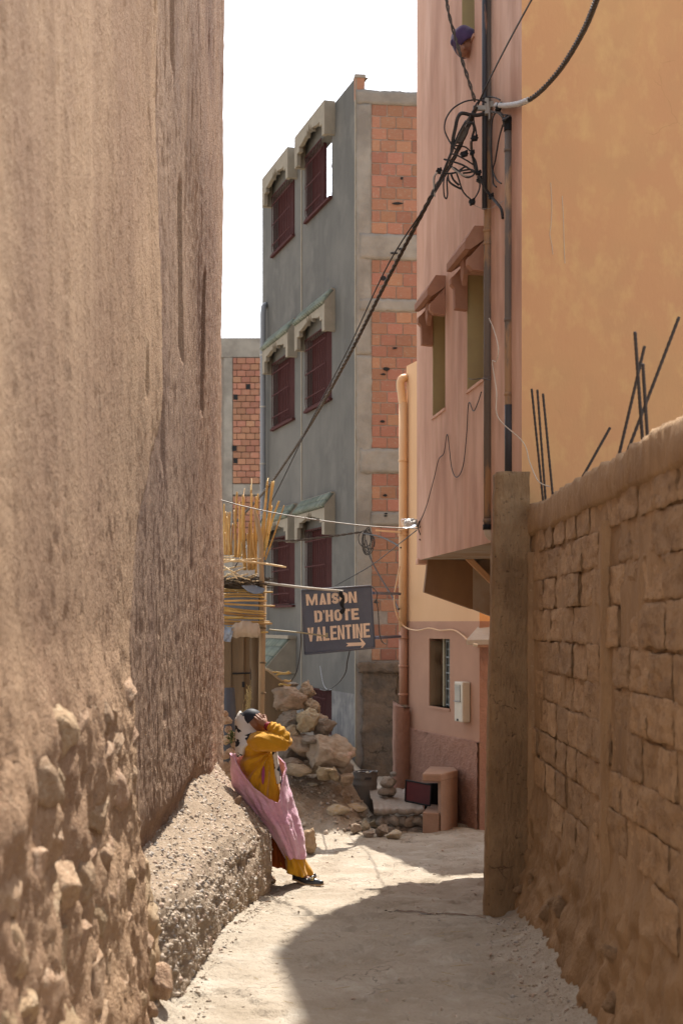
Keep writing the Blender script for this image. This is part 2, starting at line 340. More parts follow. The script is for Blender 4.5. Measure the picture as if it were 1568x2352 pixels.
# ------------------------------------------------------------------ rocks
def rockmesh(name, m, seed, sub=3, cuts=10, rough=.05, flat=.62, smooth=True):
    r = random.Random(seed); bm = bmesh.new(); bmesh.ops.create_icosphere(bm, subdivisions=sub, radius=1)
    pl = []
    for i in range(cuts):
        n = Vector((r.gauss(0, 1), r.gauss(0, 1), r.gauss(0, 1))).normalized(); pl.append((n, r.uniform(flat, flat+.25)))
    o = Vector((r.uniform(0, 50), r.uniform(0, 50), r.uniform(0, 50)))
    for v in bm.verts:
        p = v.co.copy()
        for n, d in pl:
            e = p.dot(n)-d
            if e > 0: p -= n*e*.93
        p += v.co*(rough*mn.noise(p*2.2+o)+rough*.5*mn.noise(p*6+o))
        v.co = p
    mx = [max(abs(v.co[i]) for v in bm.verts) for i in range(3)]
    for v in bm.verts: v.co = Vector((v.co[i]/mx[i] for i in range(3)))
    me = D.meshes.new(name); bm.to_mesh(me); bm.free(); me.materials.append(m)
    me.polygons.foreach_set('use_smooth', [smooth]*len(me.polygons)); return me
ROCKS = [rockmesh('stone', MT['masonry'], 100+i, 3, 11, .08) for i in range(8)]

# ------------------------------------------------------------------ left rammed-earth wall
lw = root('rammed_earth_wall', 'tall sunlit rammed earth wall with stone footing on the left of the lane', 'wall', (-1.15, 9, 0))
SL = [(9.72, 10.13, 3.80, 5.05, .075), (11.70, 12.05, 3.70, 4.90, .07), (8.15, 8.42, 3.55, 4.3, .035), (7.35, 7.5, 3.12, 3.4, .03), (7.55, 7.68, 2.45, 2.66, .025), (8.7, 8.95, 2.9, 3.35, .02), (9.2, 9.5, 5.6, 6.6, .025), (10.6, 10.85, 2.3, 2.7, .018)]
def wl_disp(y, z):
    d = .035*fb(y*.55, z*.35, 3, 2)
    far = sst(7.2, 8.6, y); d += .010*nz(y*4.5, z*.5, 1)+(.0025+.003*far)*nz(y*15, z*1.8, 2)+(.0015+.004*far)*nz(y*38, z*8, 4)+.0045*nz(y*50, z*40, 8)+.004*nz(y*20, z*15, 18)
    yc = interp(z, [0, 1.6, 2.46, 3.25, 9], [6.75, 6.8, 7.25, 8.1, 8.3])+.05*nz(z*1.5, 5)
    d += .07*sst(yc+.045, yc-.02, y)
    for a, b, z0, z1, dp in SL:
        if a < y < b and z0-.1 < z < z1+.1:
            t = (y-a)/(b-a); top = z1-.25*(1-t)-.0+.25*t*0
            k = sst(0, .75, t)*sst(z0-.02, z0+.10, z+.04*nz(y*20, z*20))*sst(top+.22*(1-t)+.05, top-.05, z)
            d -= dp*k
    lo = sst(3.2, 1.2, z)
    pit = nz(y*15, z*5.5, 11)
    d -= .022*lo*sst(.32, .52, pit)*sst(7.0, 7.6, y)
    pit2 = nz(y*30, z*15, 21); d -= .010*lo*sst(.2, .5, pit2)
    d += .010*sst(1.6, .6, z)*nz(y*30, z*22, 6)
    # eroded near footing behind the stones
    ft = sst(7.1, 6.6, y)*sst(1.95+.12*nz(y*3, 0), 1.45, z)
    d += ft*(.058+.06*sst(1.2, .2, z)+.035*fb(y*4, z*4, 2, 2)+.014*nz(y*22, z*20, 31)+.008*nz(y*48, z*44, 33))
    if y > 6.9: d -= .05*sst(.82, .66, z)*sst(6.9, 7.6, y)*sst(12.2, 10.8, y)      # undercut above the ledge
    return d
yl = []; y = 1.0
while y < 14.2: yl.append(y); y += .0165 if y > 6 else (.024 if y > 3.6 else .08)
zl = []; z = -.5
while z < 9.2: zl.append(z); z += .026 if z < 3 else (.034 if z < 5.5 else .07)
def wtop(y): return interp(y, [1, 6.4, 6.6, 9.8, 10.0, 14.2], [5.0, 5.0, 6.5, 6.5, 8.5, 8.5])+.05*nz(y*2, 3)  # unseen stepped top, shaped low so more sky light reaches the pink facade
rows = []
for z in zl:
    if z > 8.6: break
    rows.append([(wallx(y)+wl_disp(y, z), y, min(z, wtop(y))) for y in yl])
    e = rows[-1][-1]; yy = 14.21+.02*nz(z*1.5, 7)+.008*nz(z*9, 3)
    rows[-1] += [(e[0]-.012, yy, z), (e[0]-.05+.01*nz(z*4, 1), yy+.02, z), (e[0]-.3, yy+.03, z), (e[0]-.62, yy+.02, z)]
mb = MB(); mb.grid(rows)
for (a, b, h) in ((1.0, 6.5, 5.0), (6.5, 9.9, 6.5), (9.9, 14.2, 8.5)): mb.quad((-1.1, a, h-.03), (-1.15, b, h-.03), (-1.9, b, h-.03), (-1.9, a, h-.03)); mb.quad((-1.9, a, -.5), (-1.9, b, -.5), (-1.9, b, h-.03), (-1.9, a, h-.03)); mb.quad((-1.1, a, h-1.9), (-1.9, a, h-1.9), (-1.9, a, h-.03), (-1.1, a, h-.03))
for q, f in enumerate(mb.f):
    c = mb.v[f[0]]; yc = interp(c[2], [0, 1.6, 2.46, 3.25, 9], [6.75, 6.8, 7.25, 8.1, 8.3])+.05*nz(c[2]*1.5, 5)
    mb.m[q] = 1 if c[1] > yc+.02 else 0
part(mb, 'wall_body', [MT['rammed'], MT['rammed_worn']], lw, True)
# footing stones, each one a piece; courses run along the wall
rr = random.Random(3)
MAS = [rockmesh('stone', MT['masonry'], 700+i, 4, 13, .11, .50) for i in range(8)]
z = .20
while z < 1.74:
    y = 3.5+rr.uniform(0, .2); h = rr.uniform(.13, .22)
    while y < 6.75:
        l = rr.uniform(.16, .40)
        top = 1.60+.20*nz(y*1.7, 4)
        if z+h*.5 < top and rr.random() < .9:
            piece(MAS[rr.randrange(8)], 'stone', lw, (wallx(y+l/2)+.086+rr.uniform(-.022, .02)+.06*sst(1.2, .2, z), y+l/2, z+h/2+rr.uniform(-.03, .03)),
                  (rr.uniform(-.2, .2), rr.uniform(-.12, .12), rr.uniform(-.12, .12)), (rr.uniform(.052, .072), l*rr.uniform(.58, .68), h*rr.uniform(.56, .70)))
        y += l*rr.uniform(.96, 1.1)
    z += h*.98
# conglomerate lump at the joint between footing and ledge
mb = MB(); rows = []
for i in range(46):
    t = i/45; z = -.05+.86*t
    rows.append([])
    for j in range(40):
        a = 2*math.pi*j/40
        rx = (.20-.07*t)*(1-.97*sst(.93, 1, t)); ry = (.26-.09*t)*(1-.97*sst(.93, 1, t))
        d = 1+.32*fb(math.cos(a)*1.8+3, math.sin(a)*1.8, z*5, 3)+.13*nz(math.cos(a)*7, math.sin(a)*7, z*18)
        rows[-1].append((-1.07-.04*t+rx*d*math.cos(a), 7.02+.08*t+ry*d*math.sin(a), z))
mb.grid(rows, True); part(mb, 'conglomerate_lump', MT['masonry'], lw, True)
for (u, v, Y, s) in [(276, 2128, 6.78, .085), (372, 2262, 6.95, .095), (252, 1990, 6.95, .04), (248, 2040, 6.95, .035), (292, 1920, 7.05, .045), (340, 2320, 6.7, .05), (245, 2255, 6.7, .05), (180, 2300, 6.2, .07), (300, 2250, 6.85, .04)]:
    piece(ROCKS[rr.randrange(8)], 'cobble', lw, P(u, v, Y), (rr.uniform(0, 3), rr.uniform(0, 3), rr.uniform(0, 3)), (s*1.15, s, s*.85)).data = MAS[rr.randrange(8)]

# ------------------------------------------------------------------ pebbly ledge at the foot of the left wall
lg = root('pebble_ledge', 'low sloping ledge of pebbly mud concrete along the foot of the earth wall', 'ledge', (-.85, 10, 0))
def ledge(y, p):
    """p 0..1 from the wall, over the top edge, down to the ground"""
    e = max(0., min(1., (y-6.98)/.42)); e = math.sqrt(max(0, 1-(1-e)**2)); f = max(0., min(1., (13.45-y)/1.3)); f = math.sqrt(max(0, 1-(1-f)**2))
    xi = wallx(y)-.08; t = (y-7.3)/5.2
    zo_ = 0
    zi = lerp(.60, .735, t); xo = lerp(-.83, -.60, t)-.03; zo = lerp(.50, .22, t); xb = lerp(-.83, -.60, t)-.01; g = gz(xb, y)-.06
    xo = lerp(xi, xo, e*f); xb = lerp(xi, xb, e*f)
    zi = lerp(g, zi, e); zo = lerp(g, zo, e)*1.0
    pass
    if p < .5: q = p/.5; x = lerp(xi, xo, q); z = lerp(zi, zo, q)+.006*math.sin(q*math.pi)*e
    else: q = (p-.5)/.5; x = lerp(xo, xb, q)+.012*math.sin(q*math.pi)*e*f; z = lerp(zo, g, q)
    # round the edge
    k = math.exp(-((p-.5)/.05)**2); z -= .03*k*e; x -= .02*k*e
    n = .035*fb(y*1.7, p*4, 1, 2)+.013*fb(y*8, p*18, 2, 2)+.006*nz(y*30, p*60, 3)
    if p > .5: x += n*1.0; z += n*.2
    else: z += n; x += n*.2
    if p > .55: x -= .035*sst(.15, .4, nz(y*3.5, p*9, 14))
    return Vector((x, y, z))
NP = 84; NY = 330
yl2 = [6.98+(13.44-6.98)*i/NY for i in range(NY+1)]
G = [[ledge(y, j/NP) for j in range(NP+1)] for y in yl2]
mb = MB(); mb.grid(G); part(mb, 'ledge_body', MT['conglom'], lg, True)
tpl = []
for i in range(6):
    bm = bmesh.new(); bmesh.ops.create_icosphere(bm, subdivisions=1, radius=1); r2 = random.Random(i)
    tpl.append(([Vector((v.co.x*r2.uniform(.8, 1.1), v.co.y*r2.uniform(.8, 1.1), v.co.z*r2.uniform(.7, 1.1)))*r2.uniform(.85, 1.1) for v in bm.verts], [tuple(v.index for v in f.verts) for f in bm.faces])); bm.free()
PEBM = [mat('pebble_a', (.48, .40, .315), (.41, .335, .26), 20), mat('pebble_b', (.44, .37, .295), (.36, .295, .235), 20), mat('pebble_c', (.40, .36, .32), (.34, .30, .265), 20), mat('pebble_d', (.50, .38, .30), (.40, .29, .22), 20)]
def pebbles(pts, smin, smax, name, parent=None, seed=1, pw=2.2):
    r2 = random.Random(seed); mb = MB()
    for p in pts:
        vs, fs = r2.choice(tpl); s = smin+(smax-smin)*r2.random()**pw
        rot = Matrix.Rotation(r2.uniform(0, 6), 3, (r2.gauss(0, 1), r2.gauss(0, 1), r2.gauss(0, 1)+.01)) @ Matrix.Diagonal((s*1.35, s, s*.5))
        mb.mi = r2.choice((0, 0, 0, 1, 1, 2, 3)); mb.add([rot @ q+p for q in vs], fs)
    if parent is None: return struct(mb, name, PEBM, True, 'stuff')
    o = part(mb, name, PEBM, parent, True); o['kind'] = 'stuff'; return o
pts = []
for i in range(9000):
    y = 7.05+6.2*rr.random()**1.15; p = rr.uniform(.03, .99); pts.append(ledge(y, p))
pebbles([p-Vector((.003, 0, .002)) for p in pts], .003, .022, 'embedded_pebbles', lg, 3, 3.2)
for (u, v, Y, s) in [(486, 1968, 9.6, .055), (545, 1840, 11.9, .04), (625, 2075, 12.0, .05), (612, 2050, 12.2, .06), (618, 2020, 12.5, .05)]:
    piece(ROCKS[rr.randrange(8)], 'stone', lg, P(u, v, Y), (rr.uniform(0, 3), rr.uniform(0, 3), 0), (s*1.3, s, s*.7))

# ------------------------------------------------------------------ right adobe wall
XW = 1.27
aw = root('adobe_wall', 'shaded mud brick wall with concrete coping along the right of the lane', 'wall', (1.35, 7, 0))
def rtop(y): return 2.73+.035*nz(y*1.3, 2)+.018*nz(y*6, 3)+.010*nz(y*17, 4)
# rough mud face behind the bricks (bulges at the foot)
rows = []
yl3 = [1.2+.12*i for i in range(20)]+[3.6+.03*i for i in range(int(6.2/.03))]
zl3 = [-.15+.03*i for i in range(int(2.74/.03))]
def foot(y): return .72+.12*nz(y*1.4, 8)+.22*sst(8.6, 9.6, y)
for z in zl3:
    r_ = []
    for y in yl3:
        ft = sst(foot(y)+.12, foot(y)-.22, z)
        x = XW+.015+.010*nz(y*7, z*6, 1)-.014*nz(y*2, z*.6, 5)-.010*nz(y*9, z*1.2, 15)
        x -= ft*(.030+.085*sst(.5, 0, z)+.030*fb(y*5, z*5, 3, 3)+.030*nz(y*13, z*11, 9)+.020*nz(y*28, z*22, 19))
        r_.append((x, y, z))
    rows.append(r_)
mb = MB(); mb.grid(rows); part(mb, 'mud_core', MT['adobemud'], aw, True)
# coping with a ragged top
rows = []
for (dx, f) in [(.03, 0), (-.004, .05), (-.012, .14), (-.015, .5), (-.012, .85), (.0, .97), (.03, 1.0), (.12, 1.02), (.25, .99), (.28, .8), (.28, 0)]:
    rows.append([(XW+dx+.010*nz(y*5, f*3, 2)+.008*nz(y*17, f*4, 2)+.004*nz(y*40, f*20, 3), y, lerp(2.53+.02*nz(y*2, 1)+.010*nz(y*9, 5), rtop(y), f)+(.012*nz(y*22, f*5, 7) if f > .8 else 0)) for y in [1.2+.08*i for i in range(30)]+[3.6+.02*i for i in range(int(6.12/.02))]])
mb = MB(); mb.grid(rows); part(mb, 'coping', MT['adobecap'], aw, True)
mb = MB(); mb.box((XW+.17, 5.46, 1.15), (.22, 8.5, 2.6)); part(mb, 'wall_backing', MT['adobemud'], aw)
# mud bricks, one by one
ADB = []
for i in range(7):
    bm = bmesh.new(); bmesh.ops.create_cube(bm, size=1); bmesh.ops.subdivide_edges(bm, edges=bm.edges[:], cuts=11, use_grid_fill=True)
    o = Vector((i*9.1, 3, 1))
    for v in bm.verts:
        p = v.co*2; q = Vector((p.x, math.copysign(abs(p.y)**.9, p.y), p.z)); l = max(abs(q.y), abs(q.z))
        e = max(0, (abs(p.y)**6+abs(p.z)**6)**(1/6)-.86)
        v.co = Vector((p.x+e*.55*(1 if p.x < 0 else 0), p.y*(1-.06*abs(mn.noise(Vector((p.z*1.4, i, 0))))), p.z*(1-.10*abs(mn.noise(Vector((p.y*1.6, i, 4)))))))/2
        v.co += Vector((mn.noise(p*1.3+o)*.16+mn.noise(p*4+o)*.10+mn.noise(p*9+o)*.07, mn.noise(p*2+o)*.02+mn.noise(p*7+o)*.012, mn.noise(p*2.4-o)*.05+mn.noise(p*8-o)*.03))
    me = D.meshes.new('mud_brick'); bm.to_mesh(me); bm.free(); me.materials.append(MT['adobe']); me.polygons.foreach_set('use_smooth', [True]*len(me.polygons)); ADB.append(me)
z = .50; row = 0
while z < 2.44:
    h = rr.uniform(.182, .202); y = 2.6+(row % 2)*.21+rr.uniform(0, .1)
    while y < 9.45:
        l = rr.uniform(.30, .50)
        cy = y+l/2; cz = z+h/2+.010*nz(cy*.8, row)
        if z > foot(cy)-.12 and not (6.78 < cy < 6.98) and cy+l/2 < 9.62 and cz+h/2 < 2.60:
            piece(ADB[rr.randrange(7)], 'mud_brick', aw, (XW+.033+rr.uniform(-.010, .010), cy, cz), (rr.uniform(-.015, .015), rr.uniform(-.05, .05), rr.uniform(-.025, .025)), (.055, l-rr.uniform(.004, .022), h-rr.uniform(.002, .014)))
        y += l+rr.uniform(0, .008)
    z += h; row += 1
def strip(y0, wdt, z0, z1, name, pr=.03):
    rows = []
    for i in range(90):
        z = lerp(z0, z1, i/89); o = .012*nz(z*3, y0)
        rows.append([(XW+.03, y0-wdt/2+o, z), (XW-pr+.008*nz(z*7, 1), y0-wdt*.38+o, z), (XW-pr-.006+.008*nz(z*6, 3), y0+o, z), (XW-pr+.006*nz(z*9, 2), y0+wdt*.4+o, z), (XW+.03, y0+wdt/2+o, z)])
    mb = MB(); mb.grid(rows); part(mb, name, MT['adobecap'], aw, True)
strip(6.87, .13, .05, 2.44, 'mortar_rib', .016); strip(9.52, .10, .15, 2.42, 'mortar_rib', .02)
# stones at the crumbling foot
for i in range(12):
    y = rr.uniform(5.2, 9.5); z = rr.uniform(.05, .45)
    piece(ROCKS[rr.randrange(8)], 'stone', aw, (XW-.02-.08*sst(.5, 0, z)+rr.uniform(-.01, .03), y, z), (rr.uniform(0, 3), rr.uniform(0, 3), rr.uniform(0, 3)), (rr.uniform(.03, .06), rr.uniform(.04, .10), rr.uniform(.03, .06))).data = ROCKS[rr.randrange(8)]
ADST = [rockmesh('stone', MT['adobe'], 300+i, 3, 13, .2, .5) for i in range(4)]
for o in [c for c in aw.children if c.name.startswith('stone')]: o.data = ADST[rr.randrange(4)]
# end pillar
mb = MB(); rows = []
for i in range(110):
    t = i/109; z = lerp(-.25, 2.97, t); x0 = lerp(.965, 1.04, t); x1 = 1.215; r_ = []
    for (x, y) in [(x1+.06, 9.60), (x1, 9.62), (lerp(x0, x1, .66), 9.615), (lerp(x0, x1, .33), 9.61), (x0+.02, 9.615), (x0, 9.635), (x0, 9.75), (x0+.01, 9.88), (x0+.05, 9.90), (x1, 9.90)]:
        r_.append((x+.012*nz(z*2.5, x*8, y*8)+.007*nz(z*12, x*20, y*20), y+.012*nz(z*3, x*9, 3)+.006*nz(z*14, x*22, 6), z+(.012*nz(x*25, y*25) if t > .95 else 0)))
    rows.append(r_)
mb.grid(rows); n = len(mb.v); mb.f.append(tuple(range(n-10, n))); mb.m.append(0)
part(mb, 'end_pillar', MT['pillarmud'], aw, True)
mb = MB(); rows = []
for i in range(80):
    z = lerp(-.2, 2.55, i/79)
    rows.append([(1.20+.07*j/6+.02*nz(z*9, j*.7, 4)+.012*nz(z*25, j, 4), 9.66-.03*j/6+.03*nz(z*7, j*.6, 1)+.015*nz(z*22, j, 2), z) for j in range(7)])
mb.grid(rows); part(mb, 'crumbled_joint', MT['adobemud'], aw, True)
# reinforcing bars standing out of the coping
for (u0, v0, u1, v1, Y) in [(1231, 1150, 1220, 893, 9.35), (1233, 1145, 1233, 895, 9.25), (1262, 1125, 1246, 904, 8.95), (1322, 1088, 1400, 982, 8.0), (1418, 1030, 1479, 795, 6.9), (1436, 1022, 1558, 728, 6.7), (1475, 995, 1457, 762, 6.35), (1486, 985, 1475, 835, 6.2)]:
    a = P(u0, v0+25, Y); b = P(u1, v1, Y+.03); a.x = max(a.x, XW+.06); mb = MB()
    n = 46; mb.tube([a.lerp(b, i/n) for i in range(n+1)], [.0072+(.0016 if i % 2 else 0) for i in range(n+1)], 7); part(mb, 'reinforcing_bar', MT['rebar'], aw, True)

# ------------------------------------------------------------------ orange house on the right
oh = root('orange_house', 'tall orange and pink plastered house overhanging the lane on the right', 'house', (1.8, 12, 0))
FD = Vector((-.124, .9923, 0)); FN = Vector((-.9923, -.124, 0)); FO = Vector((1.2525, 9.9, 0)); FL = 4.13   # facade line
def FY2s(u):      # lane facade: reference column -> distance along facade
    k = (u-784)/F
    return (FO.x-k*FO.y)/(k*FD.y-FD.x)
def fp(s, z, out=0): return FO+FD*s+FN*out+Vector((0, 0, z))
def panel(mb, pt, s0, s1, z0, z1, holes, depth, step=None):
    ss = sorted({s0, s1, *[h[0] for h in holes], *[h[1] for h in holes]}); zz = sorted({z0, z1, *[h[2] for h in holes], *[h[3] for h in holes]})
    for i in range(len(ss)-1):
        for j in range(len(zz)-1):
            cs = (ss[i]+ss[i+1])/2; cz = (zz[j]+zz[j+1])/2
            if any(h[0] < cs < h[1] and h[2] < cz < h[3] for h in holes): continue
            mb.quad(pt(ss[i], zz[j], 0), pt(ss[i+1], zz[j], 0), pt(ss[i+1], zz[j+1], 0), pt(ss[i], zz[j+1], 0))
    for a, b, c, d in holes:
        for (p, q) in (((a, c), (b, c)), ((b, c), (b, d)), ((b, d), (a, d)), ((a, d), (a, c))):
            mb.quad(pt(*p, 0), pt(*q, 0), pt(*q, -depth), pt(*p, -depth))
ZB = 2.56; ZT = 9.45
wa = (FY2s(1022), FY2s(993), 3.84, 4.80); wb = (FY2s(1114), FY2s(1072), 3.84, 4.80); wc = (FY2s(1089), FY2s(1060), 6.66, 8.2)
for h in (wa, wb, wc): pass
mb = MB(); panel(mb, fp, 0, FL, ZB, ZT, [wa, wb, wc], .16)
part(mb, 'lane_facade', MT['pinkwall'], oh)
mb = MB(); E = Vector((.9923, .124, 0))
def op(t, z, out=0): return FO+E*t+Vector((.124, -.9923, 0))*out+Vector((0, 0, z))
mb.quad(op(0, -.3), op(7, -.3), op(7, ZT), op(0, ZT)); part(mb, 'orange_wall', MT['orange'], oh)
for pts in ([(.206, 5.02), (.214, 4.86), (.208, 4.72), (.20, 4.66), (.212, 4.60), (.222, 4.52)], [(.288, 4.93), (.297, 4.78), (.302, 4.60), (.308, 4.46)]):
    mb = MB(); mb.tube(catmull([op(t, z, .0015) for t, z in pts], 5), .0022, 5); part(mb, 'plaster_scratch', MT['pvcwhite'], oh)
mb = MB(); a = fp(0, ZT); b = fp(FL, ZT); c = b+E*6.9; d = a+E*6.9
mb.quad(a, d, c, b); mb.quad(fp(FL, ZB), fp(FL, ZB)+E*6.9, c, b)                       # roof and far end
part(mb, 'roof_and_end', MT['tan'], oh)
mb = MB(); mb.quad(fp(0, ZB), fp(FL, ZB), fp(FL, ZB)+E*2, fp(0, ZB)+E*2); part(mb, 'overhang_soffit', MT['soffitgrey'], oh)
mb = MB(); a = Vector((1.62, 10.1, -.6)); mb.box((2.4, 12.0, 1.0), (1.6, 3.6, 3.1)); part(mb, 'ground_floor', MT['terra'], oh)
mb = MB(); mb.box(fp(FL-.06, ZB-.012, .005)+Vector((.1, 0, 0)), (.22, .12, .06), Matrix.Rotation(.124, 3, 'Z')); bevel(part(mb, 'overhang_lip', MT['pinkwall'], oh), .01)
# stair soffit seen below the overhang
Ys = 13.75
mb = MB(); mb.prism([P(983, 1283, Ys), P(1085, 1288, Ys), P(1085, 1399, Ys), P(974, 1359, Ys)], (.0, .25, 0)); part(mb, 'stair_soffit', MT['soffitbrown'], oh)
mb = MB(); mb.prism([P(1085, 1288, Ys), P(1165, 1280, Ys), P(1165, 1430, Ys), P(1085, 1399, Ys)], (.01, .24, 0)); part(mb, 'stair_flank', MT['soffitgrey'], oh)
mb = MB(); mb.prism([P(1050, 1265, Ys-.1), P(1066, 1263, Ys-.1), P(1140, 1338, Ys-.1), P(1140, 1354, Ys-.1)], (.0, .10, 0)); part(mb, 'diagonal_brace', MT['tan'], oh)
# windows of the lane facade
def lane_window(h, hood):
    s0, s1, z0, z1 = h
    mb = MB(); mb.quad(fp(s0-.02, z0-.02, -.158), fp(s1+.02, z0-.02, -.158), fp(s1+.02, z1+.02, -.158), fp(s0-.02, z1+.02, -.158))
    wn = part(mb, 'window', MT['olive'], oh)
    mb = MB(); mb.prism([fp(s1+.001, z0, -.001), fp(s1+.001, z1, -.001), fp(s1-.012, z1, -.001), fp(s1-.012, z0, -.001)], FN*-.15); part(mb, 'jamb', MT['olive'], wn)
    mb = MB(); mb.prism([fp(s0-.01, z0-.012, .012), fp(s1+.01, z0-.012, .012), fp(s1+.01, z0+.012, .012), fp(s0-.01, z0+.012, .012)], FN*-.16); part(mb, 'sill', MT['pinkwall'], wn)
    if not hood: return
    hd = None
    zt = z1+.22; sa = s0-.01; sb = s1+.05; ou = .16
    mb = MB()
    prof = [(0, zt), (.085, zt), (ou, zt-.12), (ou, zt-.18), (ou-.04, zt-.185), (.0, zt-.10)]
    mb.prism([fp(sa, q, o+.002) for o, q in prof], FD*(sb-sa)); hd = part(mb, 'window_hood', MT['hood'], oh)
    for sc_, lo in ((sa+.004, .34), (sb-.085, .50)):
        mb = MB(); pr = [(0, zt-.10), (ou-.045, zt-.23), (ou-.02, zt-.25), (ou-.02, zt-.30), (ou-.05, zt-.33), (ou-.055, zt-lo), (.0, zt-lo-.01)]
        mb.prism([fp(sc_, q, o+.001) for o, q in pr], FD*.08); bevel(part(mb, 'corbel', MT['hood'], hd), .005)
    mb = MB(); mm = (sa+sb)/2
    mb.prism([fp(mm-.07, zt-.15, ou-.05), fp(mm+.07, zt-.15, ou-.05), fp(mm+.055, zt-.30, ou-.05), fp(mm+.02, zt-.34, ou-.05), fp(mm, zt-.38, ou-.05), fp(mm-.02, zt-.34, ou-.05), fp(mm-.055, zt-.30, ou-.05)], FN*-.04)
    part(mb, 'pendant', MT['hood'], hd)
lane_window(wa, True); lane_window(wb, True); lane_window(wc, False)
mb = MB(); s0, s1, z0, z1 = wc
mb.box(fp(lerp(s0, s1, .28), (z0+z1)/2, -.12), (.05, .10, z1-z0), Matrix.Rotation(.124, 3, 'Z')); part(mb, 'window_frame', MT['pvcgrey'], oh)
# drainpipes on the facade
def vpipe(parent, u, v0, v1, wpx, m, Y, name='drainpipe', n=16, collars=()):
    c0 = P(u, v0, Y); c1 = P(u, v1, Y); r = wpx*Y/F/2; mb = MB(); mb.tube([c0, c0.lerp(c1, .33), c0.lerp(c1, .66), c1], r, n)
    pp = part(mb, name, m, parent, True)
    for cv in collars:
        q = P(u, cv, Y); mb = MB(); mb.tube([q+Vector((0, 0, .012)), q-Vector((0, 0, .012))], r*1.14, n); part(mb, 'pipe_collar', m, pp, True)
    return pp
s_ = FY2s(1121); Yp = (FO+FD*s_).y-.06
pp = vpipe(oh, 1120, -60, 1208, 20, MT['pipebrown'], Yp, collars=(530, 560, 870, 1195))
mb = MB(); q = P(1120, 1205, Yp); mb.tube([q, q-Vector((0, 0, .04))], .040, 16); part(mb, 'pipe_collar', MT['black'], pp, True)
mb = MB(); q = P(1121, 1212, Yp); mb.tube(catmull([q, q+Vector((.008, 0, -.05)), q+Vector((.06, 0, -.085)), q+Vector((.16, 0, -.09))], 5), .036, 16); part(mb, 'pipe_elbow', MT['pvcwhite'], pp, True)
s2 = FY2s(1168); Y2 = (FO+FD*s2).y-.05
p2 = vpipe(oh, 1167, 290, 1260, 18, MT['pipebrown'], Y2, collars=(345, 735, 905))
mb = MB(); q = P(1167, 292, Y2); mb.tube(catmull([q+Vector((0, 0, -.03)), q+Vector((0, 0, .03)), q+Vector((-.02, -.02, .06))], 4), .034, 12); part(mb, 'pipe_cap', MT['black'], p2, True)
mb = MB(); q = P(1169, 930, Y2); mb.tube([P(1169, 930, Y2-.004), P(1169, 1105, Y2-.004)], .034, 14); part(mb, 'pipe_sleeve', MT['pipedark'], p2, True)
mb = MB(); mb.tube([P(1112, -40, Yp-.06), P(1112, 480, Yp-.06)], .020, 12); part(mb, 'conduit', MT['pipedark'], oh, True)
# wall bracket that carries the cables
mb = MB(); q = P(1117, 245, Yp-.10); mb.box(q, (.03, .05, .12)); mb.box(q+Vector((-.055, -.01, -.015)), (.10, .035, .035)); mb.box(q+Vector((.08, .01, .02)), (.16, .03, .045)); mb.box(q+Vector((.018, 0, -.05)), (.012, .04, .10))
bevel(part(mb, 'cable_bracket', MT['bluegreybar'], oh), .004)

# ------------------------------------------------------------------ terracotta house further down
th = root('terracotta_house', 'small terracotta house with tan upper wall beyond the overhang', 'house', (1.3, 17, -.4))
TA = Vector((.835, 18.3, 0)); TB = Vector((1.55, 16.0, 0)); TD = (TB-TA).normalized(); TLn = (TB-TA).length; TN = Vector((-abs(TD.y), -TD.x, 0)).normalized()
def tp(s, z, out=0): return TA+TD*s+TN*out+Vector((0, 0, z))
twin = (.34*TLn, .625*TLn, .93, 1.755)
mb = MB(); panel(mb, tp, 0, TLn, -.7, 1.966, [twin], .22); part(mb, 'lower_wall', MT['terra'], th)
mb = MB(); panel(mb, tp, 0, TLn, 1.966, 5.25, [], 0); part(mb, 'upper_wall', MT['tan'], th)
T2 = Vector((.985, .17, 0))
mb = MB(); a = TB; b = TB+T2*3; mb.quad(a+Vector((0, 0, -.7)), b+Vector((0, 0, -.7)), b+Vector((0, 0, 1.966)), a+Vector((0, 0, 1.966))); part(mb, 'street_wall', MT['dado'], th)  # darker dado colour dims this face against light bounced off the lane
mb = MB(); mb.quad(a+Vector((0, 0, 1.966)), b+Vector((0, 0, 1.966)), b+Vector((0, 0, 5.25)), a+Vector((0, 0, 5.25))); part(mb, 'upper_street_wall', MT['orange'], th)
mb = MB(); mb.quad(tp(0, 5.25), tp(TLn, 5.25), b+Vector((0, 0, 5.25)), TA+Vector((3, 1.2, 5.25))); mb.quad(TA+Vector((0, 0, -.7)), TA+Vector((3, 1.2, -.7)), TA+Vector((3, 1.2, 5.25)), TA+Vector((0, 0, 5.25))); part(mb, 'roof', MT['tan'], th)
rows = []
for i in range(60):
    z = lerp(-.7, 1, i/59)
    if i > 0 and z > .60: z = .60
    rows.append([tp(TLn*j/80, z+(.015*nz(j*.4, 3) if z >= .6 else 0)-.012*j/80*0, .028+.015*fb(j*.45, z*14, 2, 2)) for j in range(81)])
    if z >= .60: break
rows.append([tp(TLn*j/80, .605, 0) for j in range(81)])
mb = MB(); mb.grid(rows); part(mb, 'rough_dado', MT['dado'], th, True)
